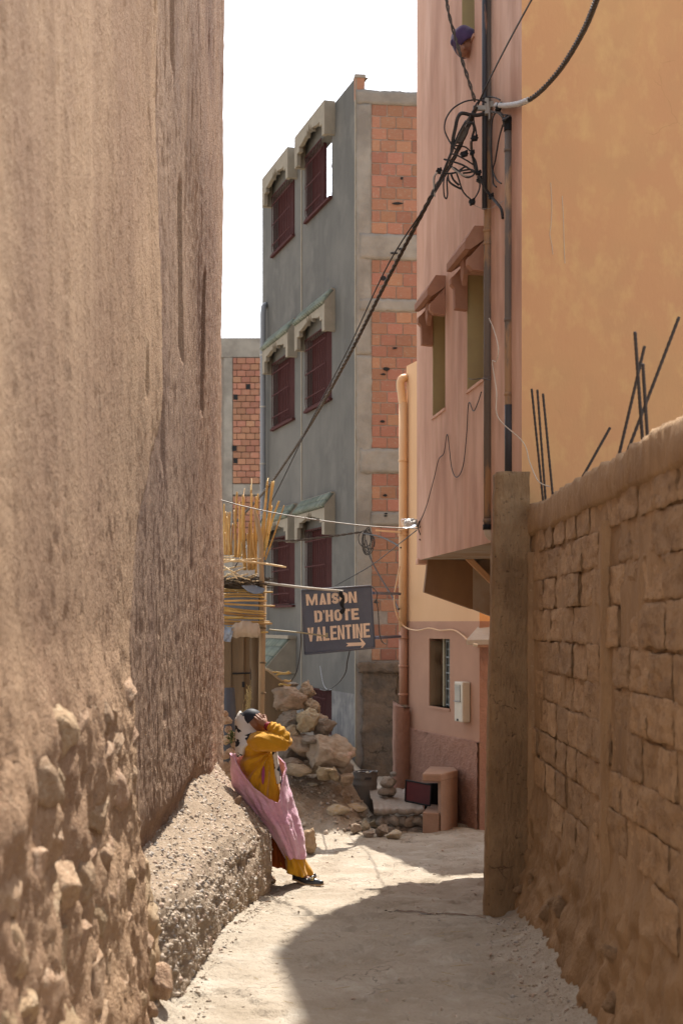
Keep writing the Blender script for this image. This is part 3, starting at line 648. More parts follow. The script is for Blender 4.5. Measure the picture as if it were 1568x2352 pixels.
# window with wooden jamb and lattice
s0, s1, z0, z1 = twin
mb = MB(); mb.quad(tp(s0-.02, z0-.02, -.215), tp(s1+.02, z0-.02, -.215), tp(s1+.02, z1+.02, -.215), tp(s0-.02, z1+.02, -.215)); tw = part(mb, 'window', MT['dark_interior'], th)
sm = lerp(s0, s1, .40)
mb = MB(); mb.quad(tp(sm, z0, -.13), tp(s1-.01, z0, -.13), tp(s1-.01, z1, -.13), tp(sm, z1, -.13)); part(mb, 'pane', MT['pane'], tw)
for i in range(3):
    mb = MB(); s = lerp(sm, s1-.02, i/2); mb.prism([tp(s, z0, -.12), tp(s+.02, z0, -.12), tp(s+.02, z1, -.12), tp(s, z1, -.12)], TN*.012); part(mb, 'lattice_bar', MT['latticegrey'], tw)
for i in range(9):
    mb = MB(); z = lerp(z0+.02, z1-.04, i/8); mb.prism([tp(sm+(.06 if i % 2 else 0), z, -.119), tp(s1-.01, z, -.119), tp(s1-.01, z+.016, -.119), tp(sm+(.06 if i % 2 else 0), z+.016, -.119)], TN*.012); part(mb, 'lattice_bar', MT['latticegrey'], tw)
mb = MB(); mb.prism([tp(sm-.05, z0, -.12), tp(sm, z0, -.12), tp(sm, z1, -.12), tp(sm-.05, z1, -.12)], TN*.03); part(mb, 'jamb', MT['olivebar'], tw)
mb = MB(); rows = [[tp(s0+.005, lerp(z0, z1-.03, i/20), -.01), tp(s0+.04+.02*nz(i*.3, 1), lerp(z0, z1-.03, i/20), -.06), tp(s0+.05+.05*nz(i*.25, 8), lerp(z0, z1-.03, i/20), -.14)] for i in range(21)]
mb.grid(rows); part(mb, 'broken_plaster', MT['woodold'], tw, True)
mb = MB(); mb.prism([tp(s0-.01, z0-.03, .012), tp(s1+.02, z0-.03, .012), tp(s1+.02, z0, .012), tp(s0-.01, z0, .012)], TN*-.2); part(mb, 'sill', MT['terra'], tw)
# electricity meter box
mt_ = root('meter_box', 'pale plastic electricity meter box fixed to the terracotta wall', 'meter box', tp(.84*TLn, .81, .05))
a0, a1 = .79*TLn, .895*TLn
mb = MB(); mb.prism([tp(a0, .81, .004), tp(a1, .81, .004), tp(a1, 1.27, .004), tp(a0, 1.27, .004)], TN*.10); mo = bevel(part(mb, 'case', MT['plastic'], mt_), .012)
mb = MB(); mb.prism([tp(a0+.03, 1.05, .105), tp(a1-.06, 1.05, .105), tp(a1-.06, 1.235, .105), tp(a0+.03, 1.235, .105)], TN*.006); part(mb, 'meter_window', MT['glassdark'], mt_)
mb = MB(); mb.prism([tp(a0+.01, 1.04, .105), tp(a1-.05, 1.04, .105), tp(a1-.05, 1.05, .105), tp(a0+.01, 1.05, .105)], TN*.012); part(mb, 'latch', MT['pvcgrey'], mt_)
mb = MB(); mb.prism([tp(a0+.09, .82, .105), tp(a0+.13, .82, .105), tp(a0+.13, .845, .105), tp(a0+.09, .845, .105)], TN*.004); part(mb, 'cable_slot', MT['black'], mt_)
# door canopy
mb = MB(); Yc = 15.75
mb.prism([P(1070, 1470, Yc), P(1103, 1432, Yc+.35), P(1170, 1425, Yc+.35), P(1170, 1468, Yc)], (0, 0, -.055)); cn = part(mb, 'door_canopy', MT['cap_concrete'], th)
mb = MB(); mb.prism([P(1088, 1478, Yc+.02), P(1170, 1474, Yc+.02), P(1170, 1488, Yc+.02), P(1092, 1486, Yc+.02)], (0, .3, 0)); part(mb, 'canopy_edge', MT['terra'], cn)
mb = MB(); mb.tube([P(1086, 1480, Yc-.02), P(1096, 1482, Yc-.02)], .018, 8); part(mb, 'lamp_socket', MT['plastic'], cn)
# drainpipe
Yd = 18.25
dp = vpipe(th, 925, 925, 1450, 19, MT['pvctan'], Yd, collars=(1058, 1218, 1228))
mb = MB(); mb.tube(catmull([P(925, 930, Yd), P(921, 900, Yd), P(919, 882, Yd), P(923, 870, Yd), P(932, 868, Yd+.05), P(945, 868, Yd+.12)], 5), .052, 16); part(mb, 'pipe_elbow', MT['pvctan'], dp, True)
mb = MB(); mb.tube([P(926, 1440, Yd-.003), P(926, 1618, Yd-.003)], .054, 16); part(mb, 'pipe_lower', MT['pvcpink'], dp, True)
for cv in (1465, 1530, 1595):
    mb = MB(); q = P(926, cv, Yd); mb.tube([q+Vector((0, 0, .014)), q-Vector((0, 0, .014))], .064, 16); mb.box(q+Vector((.06, .03, 0)), (.05, .03, .02)); part(mb, 'pipe_collar', MT['pvcpink'], dp, True)
mb = MB(); mb.tube([P(938, 880, Yd+.1), P(938, 1600, Yd+.1)], .016, 8); part(mb, 'conduit', MT['cable'], th, True)
# buttress under the pipe
rows = []
for i in range(30):
    z = lerp(-.7, .93, i/29); x0 = (904-784)*18.2/F; x1 = .87
    rows.append([Vector((x, y, z-(.02*k if i == 29 else 0)))+Vector((.01*nz(z*4, k), .008*nz(z*5, k, 3), 0)) for k, (x, y) in enumerate([(x0, 18.6), (x0, 18.12), (x0+.03, 18.06), (x0+.11, 18.05), (x0+.15, 18.07), (x1, 18.12)])])
mb = MB(); mb.grid(rows); n = len(mb.v); mb.f.append(tuple(range(n-6, n))); mb.m.append(0)
part(mb, 'pipe_buttress', MT['dado'], th, True)
# thin wire looping along the wall
mb = MB(); mb.tube(catmull([P(918, 1300, Yd-.1), P(912, 1330, Yd-.1), P(905, 1375, Yd-.1), P(912, 1415, Yd-.1), P(930, 1440, Yd-.12), P(958, 1448, 17.6), P(985, 1443, 17.3), P(1010, 1448, 17.0), P(1040, 1447, 16.7), P(1060, 1458, 16.4), P(1072, 1470, 16.1)], 6), .010, 6); part(mb, 'wall_cable', MT['pvctan'], th, True)
# oven-like mud box
nb = root('mud_box', 'small terracotta coloured mud box with an open side by the house wall', 'box', P(1010, 1915, 15.95))
Yn = 15.9; mb = MB()
# pillar part and low front cheek
c = [P(1012, 0, Yn), P(1046, 0, Yn+.35), P(1016, 0, Yn+.7), P(972, 0, Yn+.12)]
def poly(pts, z0, z1): return [Vector((p.x, p.y, z0)) for p in pts], z1-z0
zt = P(0, 1790, Yn).z; zlow = P(0, 1868, Yn).z; zb = -.55
pts, h = poly([P(1012, 0, Yn), P(1050, 0, Yn+.42), P(1042, 0, Yn+.75), P(1005, 0, Yn+.10)], zb, zt); mb.prism(pts, (0, 0, h))
bevel(part(mb, 'side_slab', MT['mudbox'], nb), .008, 2)
mb = MB(); pts, h = poly([P(970, 0, Yn+.06), P(1007, 0, Yn), P(1038, 0, Yn+.72), P(985, 0, Yn+.8)], zb, zlow); mb.prism(pts, (0, 0, h)); bevel(part(mb, 'base_block', MT['mudbox'], nb), .008, 2)
mb = MB(); pts, h = poly([P(969, 0, Yn+.04), P(1012.5, 0, Yn-.01), P(1051, 0, Yn+.42), P(1043, 0, Yn+.77), P(985, 0, Yn+.85)], zt-.03, zt+.06); mb.prism(pts, (.0, 0, h)); bevel(part(mb, 'top_slab', MT['mudbox'], nb), .018, 2)
mb = MB(); mb.box(P(1008, 1838, Yn+.8), (.34, .04, .40)); part(mb, 'dark_back_plate', MT['black'], nb)  # black plate paints the darkness inside the open side
mb = MB(); rp = [P(932, 1792, 16.6), P(990, 1803, 16.35), P(987, 1851, 16.35), P(930, 1839, 16.6)]; mb.prism(rp, (0, .03, 0))
rpn = thing(mb, 'red_panel', MT['redpanel'], 'weathered dark red metal panel leaning beside the mud box', 'panel')
mb = MB()
for i in range(4): mb.tube([rp[i]+Vector((0, -.006, 0)), rp[(i+1) % 4]+Vector((0, -.006, 0))], .010, 6)
part(mb, 'panel_frame', MT['black'], rpn)
# stone platform in front
pf = root('stone_platform', 'low dry stone platform with a rough flat top between barrel and mud box', 'platform', P(920, 1915, 16.2))
mb = MB(); rows = []
for i in range(14):
    t = i/13; rows.append([])
    for j in range(40):
        q = j/39; u = lerp(858, 972, q); y = lerp(16.05, 17.6, t)
        rows[-1].append(Vector(((u-784)*16.1/F+(-.02 if t > .5 else 0), y+.04*nz(q*9, 3)*(1-t), -.165+.06*t+.018*fb(q*7, t*5, 3, 3))))
rows.insert(0, [p+Vector((0, .03, -.05+.02*nz(p.x*20, 1))) for p in rows[0]])
rows.insert(0, [p+Vector((0, .10, -.02)) for p in rows[0]])
mb.grid(rows); part(mb, 'platform_top', MT['mortar'], pf, True)
GR = [rockmesh('stone', MT['rockgrey'], 500+i, 3, 11, .08) for i in range(5)]
for k in range(2):
    x = .40
    while x < .93:
        l = rr.uniform(.06, .10); piece(GR[rr.randrange(5)], 'stone', pf, (x+l/2, 16.12+rr.uniform(-.02, .03), -.42+k*.115+rr.uniform(-.01, .015)), (rr.uniform(-.5, .5), rr.uniform(-.4, .4), rr.uniform(0, 3)), (l*.62, .09, .066)); x += l
# stacked stones
for i, (u, v, wd, h, lb) in enumerate([(890, 1842, 44, 33, 'bottom stone of the little stack beside the barrel'), (890, 1818, 47, 26, 'flat middle stone of the little stack beside the barrel'), (892, 1797, 40, 30, 'upper block of the little stack beside the barrel'), (903, 1778, 16, 11, 'tiny chip on top of the stone stack by the barrel')]):
    me = rockmesh('stacked_stone', MT['rockgrey'], 520+i, 4, 12, .07, .7); o = D.objects.new('stacked_stone', me); COL.objects.link(o); o.location = P(u, v, 16.9); o.scale = (wd*16.9/F/2, .11, h*16.9/F/2*1.02)
    o['label'] = lb; o['category'] = 'stone'; o['group'] = 'stones stacked beside the barrel'
# barrel
bl = root('metal_barrel', 'dented grey metal barrel with rust and paint marks below the brick wall', 'barrel', P(838, 1870, 17.6))
mb = MB(); rows = []; bc = P(838, 1772, 17.6); Rb = 28*17.6/F
for i in range(34):
    z = lerp(-.5, bc.z, i/33); rows.append([])
    for j in range(40):
        a = 2*math.pi*j/40; r_ = Rb*(.90+.10*i/33)*(1+.02*nz(math.cos(a)*2, math.sin(a)*2, z*3))+(.006 if i in (24, 25, 29) else 0)
        rows[-1].append((bc.x+r_*math.cos(a), bc.y+r_*math.sin(a), z+(.02*nz(math.cos(a)*2, math.sin(a)*2) if i == 33 else 0)))
rows.append([(x*.97+bc.x*.03, y*.97+bc.y*.03, z-.01) for x, y, z in rows[-1]]); rows.append([(x, y, z-.25) for x, y, z in rows[-1]])
mb.grid(rows, True); bb = part(mb, 'shell', MT['barrel'], bl, True)
mb = MB(); n = 40; mb.tube([(x, y, z) for x, y, z in rows[33]]+[rows[33][0]], .008, 6); part(mb, 'rim', MT['barrel'], bl, True)
for i in range(4):
    mb = MB(); q = Vector((bc.x-.07+i*.05, bc.y+.05, bc.z-.02)); mb.ell(q, (.025, .02, .02), None, 8, 5); part(mb, 'bottle', MT['bluecloth'] if i % 2 else MT['plastic'], bl, True)
mb = MB(); q = bc+Vector((.03, -Rb-.004, -.075)); mb.prism([q+Vector((-.045, 0, -.012)), q+Vector((.045, .006, -.008)), q+Vector((.045, .006, .02)), q+Vector((-.03, 0, .02))], (0, .008, 0)); part(mb, 'paint_mark', MT['pipedark'], bl)

# ------------------------------------------------------------------ grey rendered house
gh = root('grey_house', 'three storey grey rendered house with maroon window grilles and a bare brick side', 'house', (.2, 22, -.4))
GO = Vector((.229, 22, 0)); GD = Vector((-.2873, .9578, 0)); GN = Vector((-.9578, -.2873, 0)); GLn = 6.2; GT = 10.4
def gp(s, z, out=0): return GO+GD*s+GN*out+Vector((0, 0, z))
BE = Vector((.993, .119, 0)); BN = Vector((.119, -.993, 0))
def bp_(t, z, out=0): return GO+BE*t+BN*out+Vector((0, 0, z))
cols_ = [(1.344, 2.884), (3.715, 5.30)]
rowsw = [(8.94, 10.05), (5.64, 6.86), (2.28, 3.55)]
holes = [(a, b, c, d) for (a, b) in cols_ for (c, d) in rowsw]+[(1.35, 2.85, -.1, .84)]
mb = MB(); panel(mb, gp, 0, GLn, .84, GT, [h for h in holes if h[2] > .8], .20); gw = part(mb, 'rendered_wall', MT['greywall'], gh)
mb = MB(); panel(mb, gp, 0, GLn, -.8, .84, [(1.35, 2.85, -.1, .839)], .20); part(mb, 'stained_base', MT['greybase'], gh)
# back of the parapet, roof slab, hidden sides
mb = MB(); b = -.2
mb.quad(gp(0, GT), gp(GLn, GT), gp(GLn, GT, b), gp(0, GT, b)); panel(mb, lambda s, z, o: gp(s, z, -.2+o), 0.2, GLn, 8.1, GT, [h for h in holes if h[2] > 8], 0)
part(mb, 'parapet_back', MT['concrete'], gh)
mb = MB(); far = BE*5
mb.quad(gp(0, 8.1, -.2), gp(GLn, 8.1, -.2), gp(GLn, 8.1, -.2)+far, gp(0, 8.1, -.2)+far)
mb.quad(gp(GLn, -.8), gp(GLn, -.8)+far, gp(GLn, 8.6)+far, gp(GLn, 8.6)); mb.quad(gp(GLn, 8.6), gp(GLn, 8.6, -.15), gp(GLn, GT, -.15), gp(GLn, GT))
part(mb, 'roof_slab', MT['concrete'], gh)
# light painted corner and expansion strips
for s in (.0, 3.205):
    mb = MB(); wd = .06 if s == 0 else .05
    mb.prism([gp(s-.001, -.3, .012), gp(s+wd, -.3, .012), gp(s+wd, GT-.002, .012), gp(s-.001, GT-.002, .012)], GN*-.02); part(mb, 'painted_strip', MT['trim'], gh)
mb = MB(); mb.prism([bp_(-.02, GT-.35, -.001), bp_(.13, GT-.35, -.001), bp_(.13, GT+.01, -.001), bp_(-.02, GT+.01, -.001)], BN*-.18); part(mb, 'corner_post', MT['brick'], gh)
mb = MB(); mb.prism([bp_(-.025, GT-.02, .02), bp_(.145, GT-.02, .02), bp_(.145, GT+.03, .02), bp_(-.025, GT+.03, .02)], BN*-.22); part(mb, 'post_cap', MT['concrete'], gh)
# windows: opening, shutter, grille of single bars, hood
def barmesh(h):
    mb = MB(); n = 26; pts = []
    for i in range(n+1):
        t = i/n; x = 0
        for c in (.07, .5, .93):
            if abs(t-c) < .055: x = .030*math.sin((t-c)/.055*math.pi)
        pts.append((x, 0, t*h))
    mb.tube(pts, .007, 5); return mb.mesh('bar', MT['maroon'], True)
def g_window(s0, s1, z0, z1, kind, hood):
    rt = math.atan2(GD.y, GD.x)
    mb = MB(); q = -.198
    if kind != 'sky': mb.quad(gp(s0, z0, q), gp(s1, z0, q), gp(s1, z1, q), gp(s0, z1, q))
    sa = lerp(s0, s1, (.46 if s0 < 3 else .22) if kind == 'sky' else .18)
    if kind == 'sky': mb.prism([gp(sa, z0+.01, -.10), gp(sa+.04, z0+.01, -.10), gp(sa+.04, z1, -.10), gp(sa, z1, -.10)], GN*.03)
    wn = part(mb, 'window', MT['maroon'] if kind == 'sky' else MT['dark_interior'], gh)
    mb = MB(); mb.prism([gp(sa, z0+.012, -.12), gp(s1-.01, z0+.012, -.12), gp(s1-.01, z1-.01, -.12), gp(sa, z1-.01, -.12)], GN*.03); part(mb, 'shutter', MT['maroon'], wn)
    if kind == 'sky' and s0 < 3:
        for q_ in (.05, .13, .21):
            o = piece(barmesh(z1-z0), 'thin_bar', wn, gp(lerp(s0, s1, q_), z0, -.1), (0, 0, rt), (1.2, 1, 1))
    sg = lerp(s0, s1, (.34 if s0 < 3 else .12) if kind == 'sky' else .17)
    nb_ = 12; me = barmesh(z1-z0)
    for i in range(nb_):
        s = lerp(sg, s1-.03, i/(nb_-1)); o = piece(me, 'grille_bar', wn, gp(s, z0, .035), (0, 0, rt))
    for z in (z0+.01, lerp(z0, z1, .16), lerp(z0, z1, .5), lerp(z0, z1, .84), z1-.01):
        mb = MB(); mb.prism([gp(sg-.02, z-.010, .040), gp(s1+.01, z-.010, .040), gp(s1+.01, z+.010, .040), gp(sg-.02, z+.010, .040)], GN*-.012); part(mb, 'grille_rail', MT['maroon'], wn)
    mb = MB(); mb.prism([gp(s0-.03, z0-.05, .06), gp(s1+.03, z0-.05, .06), gp(s1+.03, z0-.01, .06), gp(s0-.03, z0-.01, .06)], GN*-.12); part(mb, 'sill', MT['maroon'], wn)
    if not hood: return
    zt = GT+.02 if kind == 'sky' else z1+.52
    a, b = s0-.19, s1+.16; ou = .18
    mb = MB(); zc = z1+.02
    # front valance with a stepped, pointed cut-out
    m = (a+b)/2
    lo = [(a, zc-.18), (a+.16, zc-.18), (a+.16, zc+.02), (a+.30, zc+.02), (a+.30, zc+.10), (a+.42, zc+.10), (m-.17, zc+.16), (m-.17, zc+.10), (m-.12, zc+.24), (m-.055, zc+.16), (m, zc+.28), (m+.055, zc+.16), (m+.12, zc+.24), (m+.17, zc+.10), (m+.17, zc+.16), (b-.42, zc+.10), (b-.30, zc+.10), (b-.30, zc+.02), (b-.16, zc+.02), (b-.16, zc-.18), (b, zc-.18)]
    up = [(s, zt if kind == 'sky' else zt-.22) for s, _ in lo]
    rows = [[gp(s, z, ou) for s, z in lo], [gp(s, z, ou) for s, z in up], [gp(s, z, ou-.07) for s, z in up], [gp(s, z, ou-.07) for s, z in lo], [gp(s, z, ou) for s, z in lo]]
    mb.grid(rows); hd = part(mb, 'window_hood', MT['trim'], gh)
    for (e, d) in ((a, .07), (b-.07, .07)):
        mb = MB(); mb.prism([gp(e-.001, zc-.19, .001), gp(e-.001, zc-.19, ou+.003), gp(e-.001, zt-.22 if kind != 'sky' else zt, ou+.003), gp(e-.001, zt, .001)], GD*(d+.002)); part(mb, 'hood_cheek', MT['trim'], hd)
    mb = MB(); mb.prism([gp(a+.02, zt-.02, .002), gp(b-.02, zt-.02, .002), gp(b-.02, zt+.01, .002), gp(a+.02, zt+.01, .002)], GN*(ou if kind == 'sky' else .06)); part(mb, 'hood_top', MT['trim'], hd)
    if kind != 'sky':
        mb = MB(); mb.quad(gp(a, zt-.025, .04), gp(b, zt-.025, .04), gp(b, zt-.235, ou+.02), gp(a, zt-.235, ou+.02)); part(mb, 'tile_bed', MT['concrete'], hd)
        mbt = MB(); mbt.tube([(0, 0, 0), (0, .11, 0)], [.047, .056], 8); tm = mbt.mesh('roof_tile', MT['glasstile'], True)
        sl_ = Vector((0, 0, -.21))+GN*(ou-.02); L_ = sl_.length; n = int((b-a)/.112)
        for r_ in range(2):
            for i in range(n):
                s = a+.06+i*(b-a-.12)/(n-1); p = gp(s, zt-.02, .045)+sl_*(r_*.5); q = sl_.to_track_quat('Y', 'Z').to_euler()
                o = piece(tm, 'roof_tile', hd, p, q, (1, 1.25, .85))
for ci, (a, b) in enumerate(cols_):
    for ri, (c, d) in enumerate(rowsw): g_window(a, b, c, d, 'sky' if ri == 0 else 'dark', True)
g_window(1.35, 2.85, -.1, .839, 'dark', False)
# low tiled hood over the side door
hd = root('tiled_door_hood', 'small concrete door hood with green grey tiles low on the grey wall behind the reeds', 'hood', gp(4.1, 1.0, .2)); WL[hd.name] = gp(4.1, 1.0, .2)
D_ = dict(a=3.75, b=5.1, zt=1.70)
a, b, zt = 3.62, 5.2, 1.66; ou = .55
mb = MB(); mb.prism([gp(a, zt-.62, .002), gp(a, zt-.62, ou*.55), gp(a, zt-.50, ou), gp(a, zt, .10), gp(a, zt, .002)], GD*.09); part(mb, 'hood_cheek', MT['trim'], hd); mb = MB(); mb.prism([gp(b, zt-.62, .002), gp(b, zt-.62, ou*.55), gp(b, zt-.50, ou), gp(b, zt, .10), gp(b, zt, .002)], GD*.09)
part(mb, 'hood_cheek', MT['trim'], hd)
mb = MB(); mb.prism([gp(a-.04, zt, .003), gp(b+.13, zt, .003), gp(b+.13, zt+.06, .003), gp(a-.04, zt+.06, .003)], GN*.16); mb.prism([gp(a+.09, zt-.62, ou*.5), gp(b, zt-.62, ou*.5), gp(b, zt-.50, ou-.02), gp(a+.09, zt-.50, ou-.02)], GN*-.05); part(mb, 'hood_top', MT['trim'], hd)
mb = MB(); mb.quad(gp(a, zt-.012, .10), gp(b+.09, zt-.012, .10), gp(b+.09, zt-.51, ou), gp(a, zt-.51, ou)); part(mb, 'tile_bed', MT['concrete'], hd)
mbt = MB(); mbt.tube([(0, 0, 0), (0, .19, 0)], [.045, .055], 8); tm = mbt.mesh('roof_tile', MT['glasstile'], True)
sl_ = gp(a, zt-.50, ou)-gp(a, zt, .10); q = sl_.to_track_quat('Y', 'Z').to_euler()
for r_ in range(3):
    for i in range(14): piece(tm, 'roof_tile', hd, gp(a+.09+i*.107, zt+.005, .10)+sl_*(r_/3), q, (1, 1.15, .85))

# brick side of the grey house: mortar bed, concrete frame, single bricks
mb = MB(); mb.quad(bp_(0, -.8), bp_(2.6, -.8), bp_(2.6, 10.0), bp_(0, 10.0)); part(mb, 'mortar_bed', MT['mortar'], gh)
mb = MB(); mb.quad(bp_(2.6, -.8), bp_(2.6, -.8)+GD*5, bp_(2.6, 10.0)+GD*5, bp_(2.6, 10.0)); mb.quad(bp_(0, 10.18, -.2), bp_(2.6, 10.18, -.2), bp_(2.6, 8.0, -.2), bp_(0.2, 8.0, -.2)); part(mb, 'side_back', MT['mortar'], gh)
def rough_slab(t0, t1, z0, z1, name, m, out=.02, amp=.012, parent=gh, th=.05):
    rows = []; nt_ = max(4, int((t1-t0)/.04)); nz_ = max(4, int((z1-z0)/.05))
    for i in range(-1, nz_+2):
        r_ = []
        for j in range(-1, nt_+2):
            ii = min(max(i, 0), nz_); jj = min(max(j, 0), nt_); edge = i != ii or j != jj
            t = lerp(t0, t1, jj/nt_)+(amp*1.6*nz(ii*.5, t0*9) if jj in (0, nt_) else 0); z = lerp(z0, z1, ii/nz_)+(amp*1.6*nz(jj*.5, z0*9) if ii in (0, nz_) else 0)
            r_.append(bp_(t, z, -th if edge else out+amp*fb(t*7, z*7, 3, 3)))
        rows.append(r_)
    mb = MB(); mb.grid(rows); return part(mb, name, m, parent, True)
rough_slab(.0, .225, 6.1, 9.98, 'concrete_column', MT['concrete'], .018); rough_slab(.0, .24, 1.28, 6.08, 'concrete_column', MT['concrete'], .014)
rough_slab(.0, 2.5, 9.98, 10.19, 'ring_beam', MT['concrete'], .026); rough_slab(.05, 2.5, 7.58, 7.97, 'concrete_beam', MT['concrete'], .026); rough_slab(.05, 2.5, 6.78, 6.96, 'concrete_beam', MT['concrete'], .022)
rough_slab(.06, 2.5, 4.27, 4.64, 'concrete_beam', MT['concrete'], .028, .022); rough_slab(.22, .9, 3.46, 3.66, 'concrete_patch', MT['concrete'], .022)
rough_slab(.08, .62, -.7, 1.30, 'mud_plaster', MT['darkmud'], .10, .03, th=.0); rough_slab(.60, 2.3, -.7, 1.26, 'old_blockwork', MT['darkmud'], .03, .02)
rough_slab(.02, 1.4, 1.18, 1.34, 'mud_ledge', MT['darkmud'], .13, .025, th=0)
bm = bmesh.new(); bmesh.ops.create_cube(bm, size=1); bmesh.ops.bevel(bm, geom=bm.edges[:], offset=.05, segments=1, affect='EDGES')
BR = D.meshes.new('brick'); bm.to_mesh(BR); bm.free(); BR.materials.append(MT['brick'])
BW, BH = .245, .182; ang = math.atan2(BE.y, BE.x); row = 0
for (z0, z1) in [(7.97, 9.98), (6.97, 7.57), (4.65, 6.77), (3.67, 4.26), (1.36, 3.45)]:
    n = max(1, round((z1-z0)/BH)); h = (z1-z0)/n
    for i in range(n):
        row += 1; t = .235+(.0 if row % 2 else -.105)
        while t < 1.12:
            a = max(t, .235); l = t+BW-a
            if l > .05 and rr.random() > .012 and a+l < 1.35:
                piece(BR, 'brick', gh, bp_(a+l/2, z0+(i+.5)*h, -.024+rr.uniform(-.005, .005)), (0, rr.uniform(-.012, .012), ang), (l-.012, .07, h-.014*rr.uniform(.8, 1.3)))
            t += BW
for (u, v, wd, h) in [(922, 410, 8, 6), (910, 544-0, 0, 0), (913, 468, 26, 6), (985, 0, 0, 0), (880, 640, 16, 11), (905, 582, 20, 5), (919, 572, 14, 5), (886, 848, 16, 9), (884, 1138, 12, 6), (906, 800, 12, 5), (880, 860, 14, 5), (878, 968, 12, 6), (885, 1185, 10, 4), (886, 1180, 9, 4), (900, 1545, 12, 5)]:
    if not wd: continue
    c = P(u, v, 22.05+.0); mb = MB(); s = 22.0/F; pts = [c+Vector((math.cos(k)*wd*s/2*rr.uniform(.7, 1.1), -.028, math.sin(k)*h*s/2*rr.uniform(.7, 1.1))) for k in [i*.785 for i in range(8)]]
    mb.prism(pts, (0, .02, 0)); part(mb, 'dark_hole_patch', MT['black'], gh)  # black patches paint the darkness inside broken bricks
# grey downpipe at the far edge
q = P(604, 1430, 27.45); mb = MB(); r_ = 6.6*27.45/F
mb.tube([Vector((q.x, q.y, -.6)), Vector((q.x, q.y, 3)), Vector((q.x, q.y, 7.9)), Vector((q.x+.01, q.y+.03, 8.05)), Vector((q.x+.05, q.y+.15, 8.12))], r_, 14); gd = part(mb, 'downpipe', MT['pvcgrey'], gh, True)
for z in (7.1, 6.1, 5.0, 4.0):
    mb = MB(); mb.tube([(q.x, q.y, z), (q.x, q.y, z+.03)], r_*1.12, 14); part(mb, 'pipe_collar', MT['bluegreybar'], gd, True)

# ------------------------------------------------------------------ brick house far behind on the left
bh = root('unfinished_brick_house', 'distant unfinished brick house with concrete frame behind the grey house', 'house', P(555, 1430, 42)-Vector((0, 0, 2.3)))
YB = 42.0; s = YB/F
def bq(mb, u0, v0, u1, v1, y0, th): mb.prism([P(u0, v1, y0), P(u1, v1, y0), P(u1, v0, y0), P(u0, v0, y0)], (0, th, 0)); return mb
part(bq(MB(), 440, 780, 640, 1700, YB+.06, 6), 'mortar_bed', MT['mortar'], bh)
part(bq(MB(), 438, 776, 642, 820, YB-.03, .5), 'ring_beam', MT['concrete'], bh)
part(bq(MB(), 514, 821, 534, 1700, YB-.02, .3), 'concrete_column', MT['concrete'], bh)
part(bq(MB(), 535, 1112, 642, 1136, YB-.02, .3), 'concrete_beam', MT['concrete'], bh)
row = 0; v = 822
while v < 1240:
    row += 1
    if not (1108 < v+7 < 1136):
        u = 534-(10 if row % 2 else 0)
        while u < 606:
            a = max(u, 535); w_ = u+20.6-a
            if w_ > 4: piece(BR, 'brick', bh, P(a+w_/2, v+7.2, YB+.03), (0, 0, 0), ((w_-1)*s, .14, 13.0*s))
            u += 20.6
    v += 14.45
for (u, v) in [(541, 912), (541, 1058), (538, 1030), (570, 888)]: part(bq(MB(), u-5, v-6, u+5, v+6, YB-.045, .02), 'dark_vent_patch', MT['black'], bh)  # black plates paint the dark inside of small openings

# ------------------------------------------------------------------ reed shed beyond the earth wall
YR = 15.6
rs = root('reed_shed', 'ramshackle shed of yellow reeds and poles beyond the end of the earth wall', 'shed', P(560, 1800, YR))
def reed(a, b, r, m=MT['reed'], name='reed', bend=.02):
    a = Vector(a); b = Vector(b); n = 16; mid = Vector((rr.uniform(-1, 1), rr.uniform(-.5, .5), rr.uniform(-1, 1)))*bend
    pts = [a.lerp(b, i/n)+mid*math.sin(math.pi*i/n) for i in range(n+1)]
    rd = [r*(1-.28*i/n)*(1.14 if i % 4 == 3 else 1) for i in range(n+1)]; rd[-1] *= .8
    mb = MB(); mb.tube(pts, rd, 7); return part(mb, name, m, rs, True)
s_ = YR/F
def zr(x, y): return (x*.14664+508, y*.14664+1066.2)
for (x0, y0, x1, y1, w_) in [(60, 1420, 45, 620, 25), (95, 1420, 70, 740, 28), (112, 1420, 105, 750, 22), (142, 1420, 140, 745, 25), (165, 1420, 180, 930, 20), (212, 1450, 205, 720, 24), (235, 1460, 248, 430, 32), (262, 1460, 285, 590, 28), (285, 1460, 340, 480, 30),
        (372, 1660, 345, 500, 46), (350, 560, 368, 378, 12), (435, 1660, 468, 330, 28), (464, 420, 473, 225, 12), (492, 1660, 480, 460, 28), (510, 1500, 545, 500, 26), (545, 1720, 575, 460, 28), (615, 1230, 725, 260, 34), (648, 1400, 692, 560, 30), (724, 330, 737, 218, 12), (660, 1450, 800, 270, 38), (684, 1360, 824, 262, 30), (735, 1100, 795, 650, 22),
        (702, 1300, 905, 575, 30), (688, 1500, 985, 645, 20), (420, 1640, 440, 900, 22), (80, 1420, 60, 1070, 18), (130, 1430, 90, 820, 18), (300, 1450, 295, 1180, 22), (520, 1640, 500, 1080, 24), (470, 1650, 405, 1090, 24), (320, 1060, 230, 900, 6), (350, 1400, 290, 1480, 10)]:
    u0, v0 = zr(x0, y0); u1, v1 = zr(x1, y1)
    reed(P(u0, v0, YR+rr.uniform(-.08, .15)), P(u1, v1, YR+rr.uniform(-.15, .25)), w_*.14664*s_*.68, bend=.012)
mb = MB(); mb.tube(catmull([P(585, 1172, YR-.1), P(590, 1193, YR-.1), P(596, 1227, YR-.1), P(600, 1257, YR-.1), P(600, 1290, YR-.1), P(602, 1345, YR-.1)], 4), [.012+.016*min(1, i/5) for i in range(21)], 9); part(mb, 'forked_pole', MT['wood'], rs, True)
